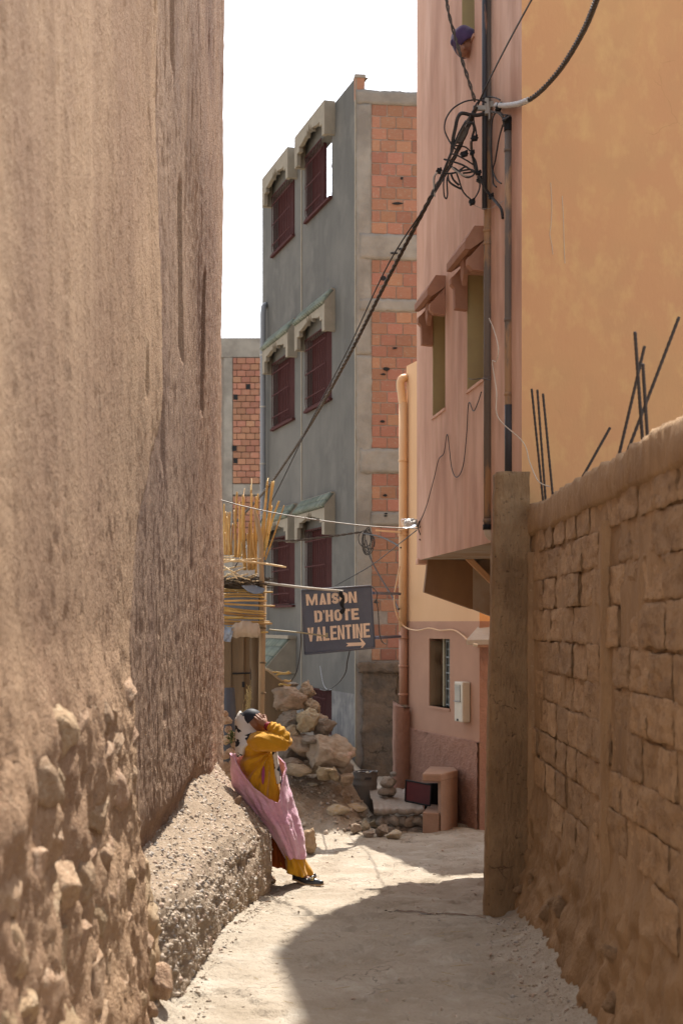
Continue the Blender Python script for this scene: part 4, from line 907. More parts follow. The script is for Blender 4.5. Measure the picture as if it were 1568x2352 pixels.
for (u0, v0, u1, v1, w_) in [(510, 1287, 657, 1303, 6), (510, 1292, 600, 1283, 4), (512, 1279, 538, 1277, 3), (512, 1283, 540, 1283, 3), (512, 1310, 555, 1300, 4), (515, 1325, 565, 1303, 4), (520, 1330, 570, 1318, 4), (512, 1300, 545, 1330, 4), (530, 1310, 560, 1328, 3), (540, 1335, 590, 1322, 4), (520, 1318, 575, 1332, 3), (560, 1335, 592, 1318, 4), (512, 1335, 560, 1338, 4), (550, 1338, 600, 1334, 4)]:
    reed(P(u0, v0, YR-.12+rr.uniform(-.1, .1)), P(u1, v1, YR-.15+rr.uniform(-.1, .1)), w_*s_*.5, MT['reedpale'], 'roof_cane')
# dark brush layer of the roof
mb = MB()
for i in range(900):
    c = P(rr.uniform(505, 606), rr.gauss(1338, 5), YR+rr.uniform(-.2, .9)); d = Vector((rr.gauss(0, .07), rr.gauss(0, .06), rr.gauss(0, .015)))
    mb.tube([c-d, c+d], .004, 3, False)
o = part(mb, 'brush_thatch', MT['twigs'], rs); o['kind'] = 'stuff'
mb = MB(); mb.prism([P(500, 1340, YR-.05), P(602, 1338, YR-.05), P(604, 1347, YR-.05), P(560, 1356, YR-.05), P(500, 1360, YR-.05)], (0, .9, 0)); part(mb, 'roof_mat', MT['twigs'], rs)
mb = MB(); pts = [P(553, 1345, YR-.18), P(570, 1342, YR-.20), P(590, 1346, YR-.2), P(609, 1352, YR-.18), P(604, 1362, YR-.2), P(585, 1365, YR-.22), P(568, 1358, YR-.2)]; mb.prism(pts, (0, .05, 0)); bevel(part(mb, 'blue_tarp', MT['bluetarp'], rs, False, 'crumpled blue tarp on the reeds'), .015, 2)
for (v0, v1, u1, w_) in [(1357, 1360, 627, 6), (1366, 1366, 603, 6), (1372, 1372, 608, 6), (1381, 1380, 613, 6), (1386, 1392, 632, 6), (1394, 1405, 606, 7), (1400, 1410, 612, 6), (1406, 1415, 610, 8), (1417, 1418, 560, 7), (1420, 1421, 606, 7), (1425, 1428, 620, 6), (1432, 1432, 625, 7), (1442, 1440, 540, 6), (1446, 1452, 616, 6), (1352, 1354, 580, 5)]:
    reed(P(503, v0, YR-.1+rr.uniform(-.06, .06)), P(u1, v1, YR-.1+rr.uniform(-.06, .06)), w_*s_*.45, bend=.012, name='cane_rail')
mb = MB(); mb.quad(P(490, 1350, YR+.35), P(594, 1350, YR+.35), P(594, 1460, YR+.35), P(490, 1460, YR+.35)); part(mb, 'dark_sheet', MT['bluetarp'], rs)
mb = MB(); mb.tube([P(605, 1345, YR+.02), P(602, 1500, YR+.02), P(598, 1830, YR+.02)], .036, 12); part(mb, 'bamboo_post', MT['wood'], rs, True)
for v in (1440, 1520, 1590, 1700):
    mb = MB(); mb.tube([P(603, v, YR+.02), P(603, v+4, YR+.02)], .040, 10); part(mb, 'post_node', MT['woodold'], rs, True)
mb = MB(); mb.tube(catmull([P(586, 1430, YR+.1), P(584, 1520, YR+.1), P(588, 1560, YR+.1), P(580, 1720, YR+.1)], 4), [.05]*13, 9); part(mb, 'crooked_post', MT['woodold'], rs, True)
# rolled cloth hung over the rail
mb = MB(); rows = []
for i in range(34):
    t = i/33; c = P(lerp(528, 598, t), 1451-6*math.sin(t*3.1)+3*nz(t*6, 2), YR-.16); r_ = (.075+.018*nz(t*5, 3))*(.55+.45*sst(0, .25, t))*(1-.75*sst(.93, 1, t)); rows.append([c+Vector((.012*nz(a*1.5, t*8), -.6*r_*math.cos(a), r_*math.sin(a)*(1+.22*math.sin(a*4+t*5)))) for a in [k*math.pi/9 for k in range(18)]])
mb.grid(rows, True); part(mb, 'beige_cloth', MT['beigecloth'], rs, True, 'rolled beige cloth on the lowest cane')
mb = MB(); rows = [[P(lerp(508, 538-8*t, j/8), 1440+t*34+4*nz(j*.5, t*3), YR-.2+.05*nz(j*.6, t*4, 2)) for j in range(9)] for t in [i/8 for i in range(9)]]; mb.grid(rows); part(mb, 'blue_cloth', MT['bluecloth'], rs, True, 'pale blue cloth hanging on the wall end')
# plank wall and door below
for (u0, u1, y_) in [(500, 531, .32), (532, 560, .34), (560.5, 574, .37)]:
    mb = MB(); mb.prism([P(u0, 1462, YR+y_), P(u1-.5, 1462, YR+y_), P(u1-.5, 1900, YR+y_), P(u0, 1900, YR+y_)], (0, .03, 0)); part(mb, 'plank', MT['woodold'], rs)
mb = MB(); mb.tube([P(534, 1547, YR+.31), P(575, 1546, YR+.31)], .010, 6); mb.box(P(559, 1572, YR+.31), (.03, .02, .06)); part(mb, 'door_bolt', MT['black'], rs)
mb = MB(); mb.quad(P(480, 1345, YR+1.4), P(604, 1345, YR+1.4), P(604, 1950, YR+1.4), P(480, 1950, YR+1.4)); mb.quad(P(480, 1352, YR+.4), P(600, 1352, YR+.4), P(600, 1352, YR+1.39), P(480, 1352, YR+1.39)); part(mb, 'shed_back', MT['twigs'], rs)
mb = MB()
for i in range(500):
    c = P(rr.gauss(580, 6), rr.uniform(1590, 1700), YR+.15+rr.uniform(-.08, .1)); d = Vector((rr.gauss(0, .02), rr.gauss(0, .02), rr.gauss(.05, .03))); mb.tube([c-d, c+d], .0022, 3, False)
o = part(mb, 'straw_bundle', MT['straw'], rs); o['kind'] = 'stuff'
# plank behind the stone heap and sticks lying on it
mb = MB(); mb.prism([P(606, 1535, 17.0), P(648, 1562, 17.0), P(660, 1620, 17.0), P(660, 1800, 17.0), P(604, 1800, 17.0)], (0, .05, 0)); thing(mb, 'leaning_board', MT['woodold'], 'dark weathered board leaning behind the stone heap', 'board')
for i, (u0, v0, u1, v1, lb) in enumerate([(620, 1546, 668, 1545, 'reed stick lying across the top of the leaning board'), (632, 1553, 664, 1542, 'thin reed stick crossing another above the stone heap'), (648, 1566, 670, 1562, 'short reed stick resting above the top stones'), (640, 1573, 668, 1572, 'lowest reed stick resting on the top stones of the heap'), (606, 1536, 652, 1565, 'bent pale branch on the edge of the leaning board')]):
    mb = MB(); a, b = P(u0, v0, 16.92), P(u1, v1, 16.9); mb.tube([a.lerp(b, k/6)+Vector((0, 0, .01*math.sin(k))) for k in range(7)], .013, 6); thing(mb, 'reed_stick', MT['reed'] if i < 4 else MT['wood'], lb, 'stick', 'sticks on top of the stone heap', True)

# ------------------------------------------------------------------ heap of boulders
heap = [ # u, v, w, h, Y, mat, label
 (752, 1731, 116, 108, 16.75, 'rockpink', 'biggest boulder of the heap with a pink stained top'),
 (661, 1610, 76, 60, 17.05, 'rockbrown', 'large flat topped boulder high on the left of the heap'),
 (705, 1588, 40, 46, 17.25, 'rockbrown', 'tan boulder behind the large flat topped one'),
 (712, 1625, 40, 40, 17.15, 'rockbrown', 'rounded brown boulder below the maroon window grille'),
 (663, 1651, 56, 38, 17.0, 'rockgrey', 'wide grey stone under the large flat topped boulder'),
 (704, 1658, 56, 56, 16.85, 'rockyellow', 'blocky yellowish stone in the middle of the heap'),
 (742, 1674, 58, 42, 16.95, 'rockgrey', 'pale wedge shaped stone above the biggest boulder'),
 (665, 1685, 44, 42, 16.9, 'rockbrown', 'mauve brown stone left of the yellowish block'),
 (690, 1712, 56, 50, 16.85, 'rockbrown', 'reddish stone squeezed left of the biggest boulder'),
 (710, 1700, 38, 20, 16.7, 'rockgrey', 'thin flat stone wedged against the biggest boulder'),
 (731, 1650, 40, 26, 17.05, 'rockbrown', 'pinkish stone peeping behind the yellowish block'),
 (655, 1725, 46, 40, 16.95, 'rockgrey', 'dark stone in the shade low on the left of the heap'),
 (672, 1755, 60, 36, 16.85, 'rockbrown', 'dim brown stone under the reddish one'),
 (690, 1770, 66, 30, 16.6, 'rockbrown', 'low sloping stone at the foot of the heap'),
 (743, 1777, 36, 30, 16.45, 'rockyellow', 'small stone propping the biggest boulder on the left'),
 (766, 1778, 24, 32, 16.45, 'rockyellow', 'narrow stone propping the biggest boulder in the middle'),
 (758, 1768, 26, 9, 16.38, 'slab', 'thin chip of stone under the biggest boulder'),
 (793, 1790, 36, 28, 16.5, 'rockbrown', 'rounded stone at the right foot of the biggest boulder'),
 (640, 1575, 40, 22, 17.2, 'rockbrown', 'small reddish stone on top of the heap'),
 (668, 1575, 30, 20, 17.25, 'rockgrey', 'small grey stone at the very top of the heap'),
 (640, 1660, 30, 30, 17.1, 'rockgrey', 'shadowed stone at the left edge of the heap behind the hand'),
 (637, 1700, 30, 46, 17.1, 'rockgrey', 'shadowed stone behind the raised elbow'),
 (640, 1765, 34, 40, 16.9, 'rockgrey', 'shadowed stone behind the waist of the leaning person'),
 (720, 1760, 60, 40, 17.0, 'rockbrown', 'half hidden stone under the left side of the biggest boulder'),
 (790, 1765, 40, 44, 17.2, 'rockgrey', 'half hidden stone under the right side of the biggest boulder'),
 (690, 1738, 50, 40, 17.1, 'rockgrey', 'shaded stone wedged deep behind the reddish one'),
 (735, 1700, 40, 34, 17.25, 'rockbrown', 'stone filling the gap behind the biggest boulder'),
]
for i, (u, v, w_, h, Y, m, lb) in enumerate(heap):
    me = rockmesh('boulder', MT[m], 40+i*3, 5 if i < 8 else 4, 15, .16, .56); o = D.objects.new('boulder', me); COL.objects.link(o)
    o.location = P(u, v, Y); k = Y/F/2; o.scale = (w_*k*1.16, max(.12, min(w_, h)*k*1.05), h*k*1.18); o.rotation_euler = (rr.uniform(-.15, .15), rr.uniform(-.12, .12), rr.uniform(-.2, .2))
    o['label'] = lb; o['category'] = 'boulder'; o['group'] = 'boulders heaped behind the leaning person'
# slabs and rubble on the mound
for (u, v, w_, h, Y, m, nm, lb) in [(768, 1861, 66, 26, 16.05, 'slab', 'stone_slab', 'pale flat slab with a lit top on the mound'), (822, 1860, 60, 24, 16.1, 'slab', 'stone_slab', 'cracked flat slab right of the pale one on the mound'), (718, 1803, 44, 12, 16.35, 'slab', 'stone_slab', 'thin pale stone lying higher on the mound'), (905, 1918, 40, 24, 15.75, 'slab', 'stone_slab', 'smooth rounded kerb stone at the corner of the mound'),
                                   (862, 1893, 34, 20, 15.75, 'rockyellow', 'rubble_stone', 'yellow angular stone on top of the small rubble cluster'), (815, 1905, 30, 24, 15.75, 'rockbrown', 'rubble_stone', 'leftmost brown stone of the small rubble cluster'), (838, 1898, 24, 26, 15.8, 'rockbrown', 'rubble_stone', 'upright brown stone inside the small rubble cluster'), (875, 1908, 30, 30, 15.75, 'rockbrown', 'rubble_stone', 'round brown stone at the right of the rubble cluster'), (845, 1915, 30, 18, 15.7, 'rockbrown', 'rubble_stone', 'lowest brown stone of the small rubble cluster'),
                                   (704, 1935, 44, 62, 14.0, 'masonry', 'earth_clod', 'crumbly earth clod behind the shins of the leaning person')]:
    me = rockmesh(nm, MT[m], int(u), 4, 18 if nm == 'stone_slab' else 15, .12 if nm == 'stone_slab' else .17, .36 if nm == 'stone_slab' else .5); o = D.objects.new(nm, me); COL.objects.link(o)
    for q in range(900):
        Y = 13+q*.007; p = P(u, v+h*.42, Y)
        if p.z <= gz(p.x, p.y): break
    k = Y/F/2; o.location = P(u, v, Y); o.scale = (w_*k*1.08, max(.09, w_*k*.7), h*k*1.15); o.rotation_euler = (0, 0, rr.uniform(-.2, .2)); o['label'] = lb; o['category'] = 'stone'
# stones heaped behind the end of the earth wall
for i, (u, v, s) in enumerate([(522, 1655, 20), (532, 1690, 22), (520, 1700, 20), (518, 1735, 18), (531, 1728, 20), (538, 1712, 14), (520, 1765, 26), (536, 1755, 20), (524, 1675, 16), (515, 1640, 16), (530, 1780, 24)]):
    me = ROCKS[i % 8]; o = D.objects.new('field_stone', me); COL.objects.link(o); o.location = P(u, v, 14.9); k = 14.9/F/2*1.25; o.scale = (s*k, s*k, s*k*.85); o.rotation_euler = (i, i*.7, i*1.3)
    o['label'] = 'small dusty field stone heaped between the earth wall end and the shed'; o['category'] = 'stone'; o['group'] = 'field stones heaped behind the wall end'
mb = MB(); mb.tube([P(531, 1810, 15.3), P(528, 1700, 15.35), P(524, 1580, 15.4)], [.10, .09, .07], 12); thing(mb, 'plastic_sack', MT['pipedark'], 'grey corrugated sack standing behind the earth wall end', 'sack', None, True)
mb = MB()
for i in range(60):
    c = P(rr.gauss(533, 4), rr.gauss(1695, 6), 14.7); d = Vector((rr.gauss(0, .025), 0, rr.gauss(.02, .02))); e = Vector((.006, 0, .004)); mb.quad(c, c+e, c+d+e, c+d)
thing(mb, 'weed_tuft', MT['leaf'], 'tiny green weed among the field stones', 'weed')
rows = []
for i in range(40):
    t = i/39; c = Vector((lerp(.30, .97, t), 10.05-.45*t+.10*nz(t*5, 2), 0)); wd = .012+.035*abs(nz(t*7, 8))*math.sin(math.pi*t)+.02*t; rows.append([])
    for q in (-1, -.5, 0, .5, 1): x, y = c.x, c.y+q*wd*2.2; rows[-1].append((x, y, gz(x, y)+.004+.003*(1-q*q)))
mb = MB(); mb.grid(rows); struct(mb, 'water_trickle', mat('wetmud', (.10, .085, .07), (.14, .12, .10), 20, rough=.25, spec=.5), True)
# loose gravel, chips and straw on the lane
pts = []
for i in range(1500):
    y = 5.6+10.5*rr.random()**1.3; x = rr.uniform(-1.0, 1.3)
    if abs(x) < .5 and rr.random() < .5: continue
    pts.append(Vector((x, y, gz(x, y)+.001)))
for i in range(500):
    y = rr.uniform(7.2, 12.5); x = lerp(-.80, -.54, (y-7.3)/5.2)+abs(rr.gauss(0, .05)); pts.append(Vector((x, y, gz(x, y)+.002)))
for i in range(900):
    y = rr.uniform(5.6, 9.4); x = 1.14-abs(rr.gauss(0, .13)); pts.append(Vector((x, y, gz(x, y)+.002)))

for i in range(300):
    y = rr.uniform(5.6, 7.4); x = rr.uniform(-1.05, -.65); pts.append(Vector((x, y, gz(x, y)+.003)))
pebbles(pts, .002, .017, 'loose_gravel', None, 5, 4.5)
pts = []
for i in range(900):
    y = rr.uniform(15.6, 17.6); x = rr.uniform(-1.0, .5)
    if mound(x, y) > .04 or rr.random() < .2: pts.append(Vector((x, y, gz(x, y)+.012+.02*min(1, mound(x, y)*5))))
pebbles(pts[:520], .006, .034, 'mound_rubble', None, 8, 4)
mb = MB()
for i in range(70):
    x, y = rr.uniform(-.6, 1.1), rr.uniform(5.8, 9.5); d = Vector((rr.uniform(-.05, .05), rr.uniform(-.03, .03), 0)); p = Vector((x, y, gz(x, y)+.006)); mb.tube([p-d, p+d], .0012, 4)
struct(mb, 'straw_litter', MT['straw'], False, 'stuff')

# ------------------------------------------------------------------ hand painted sign
YS = 15.9
sg = root('painted_sign', 'grey board hung over the lane reading MAISON DHOTE VALENTINE with an arrow', 'sign', P(776, 1500, YS))
def zs(x, y, dy=0): return P((x/4.238+1050)*.6272, (y/4.238+2100)*.6272, YS)+Vector((0, dy, 0))
mb = MB(); rows = []
cx = [zs(228, 262), zs(1312, 192), zs(1365, 1150), zs(275, 1255)]
mb.prism(cx, (0, .012, 0)); bd = part(mb, 'board', MT['signblue'], sg)
for a, b, r_ in ((0, 1, .011), (3, 2, .011), (0, 3, .007), (1, 2, .006)):
    mb = MB(); mb.tube([cx[a]+Vector((0, -.003, 0)), cx[b]+Vector((0, -.003, 0))], r_, 8); part(mb, 'rail', MT['signrail'], sg, True)
def arc(cx_, cy, rx, ry, a0, a1, n=8): return [(cx_+rx*math.cos(rad(lerp(a0, a1, i/n))), cy+ry*math.sin(rad(lerp(a0, a1, i/n)))) for i in range(n+1)]
def glyph(ch, t, v):
    """polygons in a unit box (y down), t / v = stroke width across / down"""
    R_ = lambda a, b, c, d: [(a, b), (c, b), (c, d), (a, d)]
    if ch == 'I': return [R_(0, 0, 1, 1)]
    if ch == 'L': return [R_(0, 0, t, 1), R_(t, 1-v, 1, 1)]
    if ch == 'T': return [R_(0, 0, 1, v), R_(.5-t/2, v, .5+t/2, 1)]
    if ch == 'E': return [R_(0, 0, t, 1), R_(t, 0, 1, v), R_(t, .5-v/2, .88, .5+v/2), R_(t, 1-v, 1, 1)]
    if ch == 'H': return [R_(0, 0, t, 1), R_(1-t, 0, 1, 1), R_(t, .5-v*.4, 1-t, .5+v*.4)]
    if ch == 'N': return [R_(0, 0, t*.8, 1), R_(1-t*.8, 0, 1, 1), [(t*.8, 0), (t*.9, 0), (1-t*.8, .72), (1-t*.8, 1), (1-t*.95, 1), (t*.8, .34)]]
    if ch == 'M': return [R_(0, 0, t*.72, 1), R_(1-t*.72, 0, 1, 1), [(t*.72, 0), (t*.95, 0), (.5, .62), (.5, 1), (.44, 1), (t*.72, .42)], [(1-t*.72, 0), (1-t*.95, 0), (.5, .62), (.5, 1), (.56, 1), (1-t*.72, .42)]]
    if ch == 'V': return [[(0, 0), (t, 0), (.5, .72), (.5, 1), (.36, 1)], [(1, 0), (1-t, 0), (.5, .72), (.5, 1), (.64, 1)]]
    if ch == 'A': return [[(0, 1), (t, 1), (.5, .30), (.5, 0), (.36, 0)], [(1, 1), (1-t, 1), (.5, .30), (.5, 0), (.64, 0)], R_(t*.98, .66, 1-t*.98, .80)]
    if ch == "'": return [[(0, 0), (1, 0), (.75, .26), (.35, .26)]]
    if ch == 'D':
        o = arc(.55, .3, .45, .3, -90, 0)+arc(.55, .7, .45, .3, 0, 90); i = arc(.55, .3+v*.2, .45-t, .3-v*.8, -90, 0)+arc(.55, .7-v*.2, .45-t, .3-v*.8, 0, 90)
        o = [(t+.05, 0)]+o+[(t+.05, 1)]; i = [(t+.05, v)]+i+[(t+.05, 1-v)]
        return [R_(0, 0, t, 1)]+[[o[k], o[k+1], i[k+1], i[k]] for k in range(len(o)-1)]
    if ch == 'O':
        o = arc(.5, .3, .5, .3, 180, 360)+arc(.5, .7, .5, .3, 0, 180); i = arc(.5, .3+v*.2, .5-t, .3-v*.8, 180, 360)+arc(.5, .7-v*.2, .5-t, .3-v*.8, 0, 180); n = len(o)
        return [[o[k], o[(k+1) % n], i[(k+1) % n], i[k]] for k in range(n)]
    if ch == 'S':
        c = [(.88, .30)]+arc(.5, .27, .5-t/2, .27-v/2, 0, -180, 8)+[(.25, .46), (.75, .56)]+arc(.5, .73, .5-t/2, .27-v/2, 0, 180, 8)+[(.12, .70)]
        out = []
        for k in range(len(c)-1):
            (x0, y0), (x1, y1) = c[k], c[k+1]; dx, dy = (x1-x0)/t, (y1-y0)/v; l = math.hypot(dx, dy) or 1; nx, ny = -dy/l*t/2, dx/l*v/2
            out.append([(x0+nx, y0+ny), (x1+nx, y1+ny), (x1-nx, y1-ny), (x0-nx, y0-ny)])
        return out
def word(ls, top, bot, sw):
    for ch, x0, x1 in ls:
        mb = MB(); k = 0
        def mp(q):
            x = lerp(x0, x1, q[0]); f = (x-top[0])/(top[2]-top[0])
            return lerp(lerp(top[1], top[3], f), lerp(bot[1], bot[3], f), q[1]), x
        for pg in glyph(ch, min(.46, sw/(x1-x0)), sw*.86/(bot[1]-top[1])):
            pts = []
            for q in pg:
                y, x = mp(q); pts.append(zs(x+10*q[1], y, -.0035-.0002*k))
            mb.add(pts, [tuple(range(len(pts)))]); k += 1
        part(mb, 'letter', MT['lettering'], bd)
word([('M', 295, 470), ('A', 496, 608), ('I', 620, 672), ('S', 688, 803), ('O', 812, 940), ('N', 953, 1077)], (295, 325, 1075, 280), (295, 500, 1075, 452), 48)
word([('D', 423, 545), ("'", 558, 582), ('H', 596, 712), ('O', 730, 848), ('T', 862, 978), ('E', 995, 1112)], (425, 580, 1110, 540), (425, 760, 1110, 713), 44)
word([('V', 316, 416), ('A', 447, 540), ('L', 554, 655), ('E', 670, 772), ('N', 783, 888), ('T', 902, 995), ('I', 1015, 1055), ('N', 1066, 1168), ('E', 1180, 1286)], (318, 845, 1285, 768), (318, 1062, 1285, 990), 40)
mb = MB(); ar = [(918, 1078), (1160, 1068), (1122, 1000), (1150, 1005), (1222, 1090), (1150, 1185), (1132, 1178), (1165, 1120), (918, 1132), (952, 1103)]
mb.add([zs(x, y, -.0036) for x, y in ar], [(0, 1, 7, 8, 9), (1, 2, 3, 4), (1, 4, 7), (4, 5, 6, 7)]); part(mb, 'arrow', MT['lettering'], bd)
# poles and brackets that hold it
mb = MB(); mb.tube([P(600, 1338, 15.5), P(700, 1350, 15.65), P(787, 1358, 15.8)], .014, 8); thing(mb, 'white_pole', MT['bluegreybar'], 'thin whitish pole reaching from the reed shed to the sign', 'pole', None, True)
mb = MB(); mb.tube([P(618, 1446, 15.6), P(690, 1453, 15.7), P(748, 1461, 15.82)], .009, 7); mb.box(P(750, 1459, 15.82), (.03, .015, .05)); thing(mb, 'olive_rod', MT['olivebar'], 'thin olive rod crossing in front of the lower left of the sign', 'rod')
for (u0, v0, u1, v1, lb) in [(857, 1362, 918, 1364, 'upper blue bracket between sign and drainpipe'), (860, 1465, 918, 1462, 'lower blue bracket between sign and drainpipe')]:
    a, b = P(u0, v0, YS+.02), P(u1, v1, 18.1); mb = MB(); mb.tube([a, b], .022, 4); thing(mb, 'sign_bracket', MT['bluebar'], lb, 'bracket', 'blue brackets of the sign')
mb = MB(); pts = catmull([P(783, 1357, YS-.12), P(783, 1366, YS-.12), P(788, 1375, YS-.1), P(785, 1388, YS-.1), P(789, 1400, YS-.1), P(781, 1408, YS-.1)], 5)
mb.tube(pts, [.014+.012*abs(math.sin(i*.35)) for i in range(len(pts))], 7); thing(mb, 'black_rag', MT['black'], 'twisted black rag hanging from the pole tip over the sign', 'rag', None, True)
mb = MB(); mb.add([zs(1340, 450, -.02), zs(1385, 400, -.02), zs(1430, 460, -.02), zs(1385, 470, -.05)], [(0, 1, 2), (0, 1, 3), (1, 2, 3), (0, 2, 3)]); mb.tube(catmull([zs(1318, 205, -.01), zs(1400, 300, -.02), zs(1390, 400, -.02), zs(1415, 600, -.02), zs(1430, 900, -.02), zs(1470, 1050, -.02), zs(1540, 1100, -.02)], 5), .006, 5); thing(mb, 'hanging_wire', MT['cable'], 'black wire with a small hood dangling right of the sign', 'wire')

# ------------------------------------------------------------------ cables
def cable(pts, r, name, m, label, cat='cable', twist=0, strands=3, parent=None, group=None, n=7):
    path = catmull(pts, n); mb = MB()
    if not twist: mb.tube(path, r, 6)
    else:
        dense = []; L_ = 0; acc = [0]
        for i in range(1, len(path)): acc.append(acc[-1]+(path[i]-path[i-1]).length)
        tot = acc[-1]; N_ = int(tot/(twist/7)); j = 0
        for i in range(N_+1):
            d = tot*i/N_
            while j < len(acc)-2 and acc[j+1] < d: j += 1
            f = (d-acc[j])/max(1e-9, acc[j+1]-acc[j]); dense.append((path[j].lerp(path[j+1], f), d, (path[j+1]-path[j]).normalized()))
        for k in range(strands):
            pp_ = []
            for q, d, t in dense:
                up = Vector((0, 0, 1)) if abs(t.z) < .9 else Vector((1, 0, 0)); a = t.cross(up).normalized(); b = t.cross(a); ph = 2*math.pi*(d/twist+k/strands)
                pp_.append(q+(a*math.cos(ph)+b*math.sin(ph))*r*.62)
            mb.tube(pp_, r*.55, 5)
    if parent is not None: return part(mb, name, m, parent, True)
    return thing(mb, name, m, label, cat, group, True)
YK = Yp-.16
cable([P(1092, 245, YK), P(1066, 310, YK+.15), P(1035, 375, YK+.35), P(1000, 432, YK+.65), P(940, 545, YK+1.3), P(880, 660, YK+2.2), P(800, 818, YK+3.6), P(720, 962, YK+5.2), P(655, 1062, YK+6.8), P(604, 1132, YK+8.3), P(540, 1200, YK+10.6), P(480, 1250, YK+13)], .017, 'twisted_cable', MT['cablebrown'], 'thick twisted overhead cable sloping from the orange house down to the shed', twist=.30)
cable([P(1225, -10, YK-2.2), P(1160, 110, YK-1.0), P(1108, 215, YK-.02), P(1060, 330, YK+.1), P(1000, 440, YK+.6), P(895, 600, YK+1.5), P(800, 800, YK+3), P(715, 965, YK+4.3), P(640, 1120, YK+5.2), P(592, 1210, YK+5.6), P(540, 1302, 15.4)], .006, 'straight_cable', MT['cable'], 'thin straight black cable running beside the thick twisted one')
cable([P(1022, -20, YK+.4), P(1030, 30, YK+.3), P(1042, 75, YK+.25), P(1058, 130, YK+.15), P(1074, 180, YK+.08), P(1090, 232, YK)], .013, 'twisted_cable', MT['cablebrown'], 'twisted cable dropping past the window with the person', twist=.22, strands=2)
cable([P(1142, 243, 10.5), P(1165, 242, 10.2), P(1200, 236, 9.72), P(1235, 214, 9.35), P(1275, 172, 8.9), P(1310, 122, 8.4), P(1345, 58, 7.8), P(1372, -10, 7.2)], .016, 'twisted_cable', MT['cablebrown'], 'thick twisted cable swinging up to the right across the orange wall', twist=.17)
cable([P(1138, 241, 10.5), P(1160, 242, 10.2), P(1190, 238, 9.82), P(1212, 229, 9.55)], .0175, 'white_rope', MT['whiterope'], 'white rope lashing on the end of the swinging cable', 'rope', twist=.09)
# the tangle of leads around the bracket
tg = root('cable_tangle', 'tangle of black leads and clamps hanging beside the wall bracket', 'cables', P(1070, 450, YK))
def zt_(x, y, dy=0):
    u = (x/4.522+1580)*.6272; return P(u, (y/4.522+300)*.6272, min(YK, (FO+FD*FY2s(u)).y-.16)+dy)
T_ = [([(900, 340), (800, 305), (680, 298), (520, 335), (350, 440), (240, 600), (210, 760), (240, 880), (330, 1040), (440, 1160)], .006, 'cable'),
 ([(860, 525), (760, 550), (640, 545), (540, 520), (470, 530), (420, 620), (395, 740), (360, 900), (340, 1050), (330, 1160)], .014, 'cable'),
 ([(980, 495), (1060, 500), (1120, 520), (1180, 600), (1195, 740)], .010, 'cablebrown'),
 ([(1130, 300), (1050, 260), (940, 250), (830, 280), (740, 360), (660, 520), (520, 720)], .006, 'cable'),
 ([(690, 560), (700, 680), (730, 800), (740, 920)], .006, 'cable'), ([(600, 700), (650, 672), (690, 710), (700, 800), (670, 900)], .010, 'cable'),
 ([(655, 980), (655, 1080), (670, 1180), (690, 1300), (720, 1440), (760, 1520)], .010, 'cablebrown'), ([(670, 1230), (720, 1320), (750, 1460)], .010, 'cable'),
 ([(760, 1560), (810, 1620), (870, 1740), (970, 1880), (1080, 2010), (1150, 2110), (1175, 2260)], .011, 'cable'),
 ([(360, 1050), (460, 1060), (560, 1080), (640, 1150)], .006, 'cable'), ([(200, 1280), (320, 1310), (500, 1370), (640, 1450), (700, 1500)], .007, 'cable'),
 ([(310, 1185), (420, 1215), (560, 1290), (690, 1370)], .006, 'cable'), ([(180, 1510), (300, 1515), (420, 1490), (520, 1420), (580, 1400)], .007, 'cable'),
 ([(300, 1400), (400, 1440), (500, 1540), (600, 1580), (690, 1540), (700, 1480), (640, 1450), (500, 1470), (420, 1490)], .007, 'cable'),
 ([(330, 1420), (440, 1500), (560, 1560), (660, 1560)], .006, 'steelwire'), ([(520, 1510), (620, 1500), (700, 1480)], .007, 'cable'),
 ([(270, 1540), (250, 1640), (260, 1850), (240, 1930), (205, 1880), (195, 1700), (210, 1540)], .006, 'cable'), ([(265, 1560), (290, 1650), (380, 1720), (485, 1770)], .008, 'cable'), ([(320, 1530), (360, 1620), (450, 1710)], .008, 'cable'),
 ([(110, 1480), (50, 1560), (40, 1680), (60, 1740)], .006, 'cable'), ([(90, 1500), (30, 1600), (50, 1900)], .006, 'steelwire'),
 ([(410, 1510), (450, 1620), (500, 1780), (560, 1870), (640, 1940)], .006, 'cable'), ([(795, 1660), (790, 1760), (750, 1860), (690, 1950)], .006, 'cable'),
 ([(1045, 520), (1000, 640), (985, 900), (990, 1300), (1005, 1500), (1020, 1680), (1070, 1740)], .006, 'cable'), ([(1175, 710), (1110, 950), (1050, 1300), (1010, 1440), (1040, 1560), (1090, 1640), (1150, 1680)], .006, 'cable'),
 ([(1260, 550), (1180, 540), (1130, 500)], .006, 'cable'), ([(1290, 560), (1220, 620), (1195, 740)], .006, 'cable'), ([(700, 2040), (820, 2090), (960, 2095), (1100, 2020), (1180, 1970)], .002, 'steelwire'),
 ([(560, 640), (420, 900), (300, 1200), (180, 1500), (60, 1760), (-20, 1900)], .006, 'cable'), ([(640, 560), (470, 860), (350, 1130), (240, 1400), (120, 1640), (0, 1860)], .007, 'cablebrown'), ([(690, 500), (520, 760), (400, 1010), (270, 1290), (150, 1560)], .006, 'cable')]
for i, (pts, r_, m) in enumerate(T_): cable([zt_(x, y, .04*math.sin(i*2.1+j*.6)) for j, (x, y) in enumerate(pts)], r_, 'lead', MT[m], None, parent=tg, n=5)
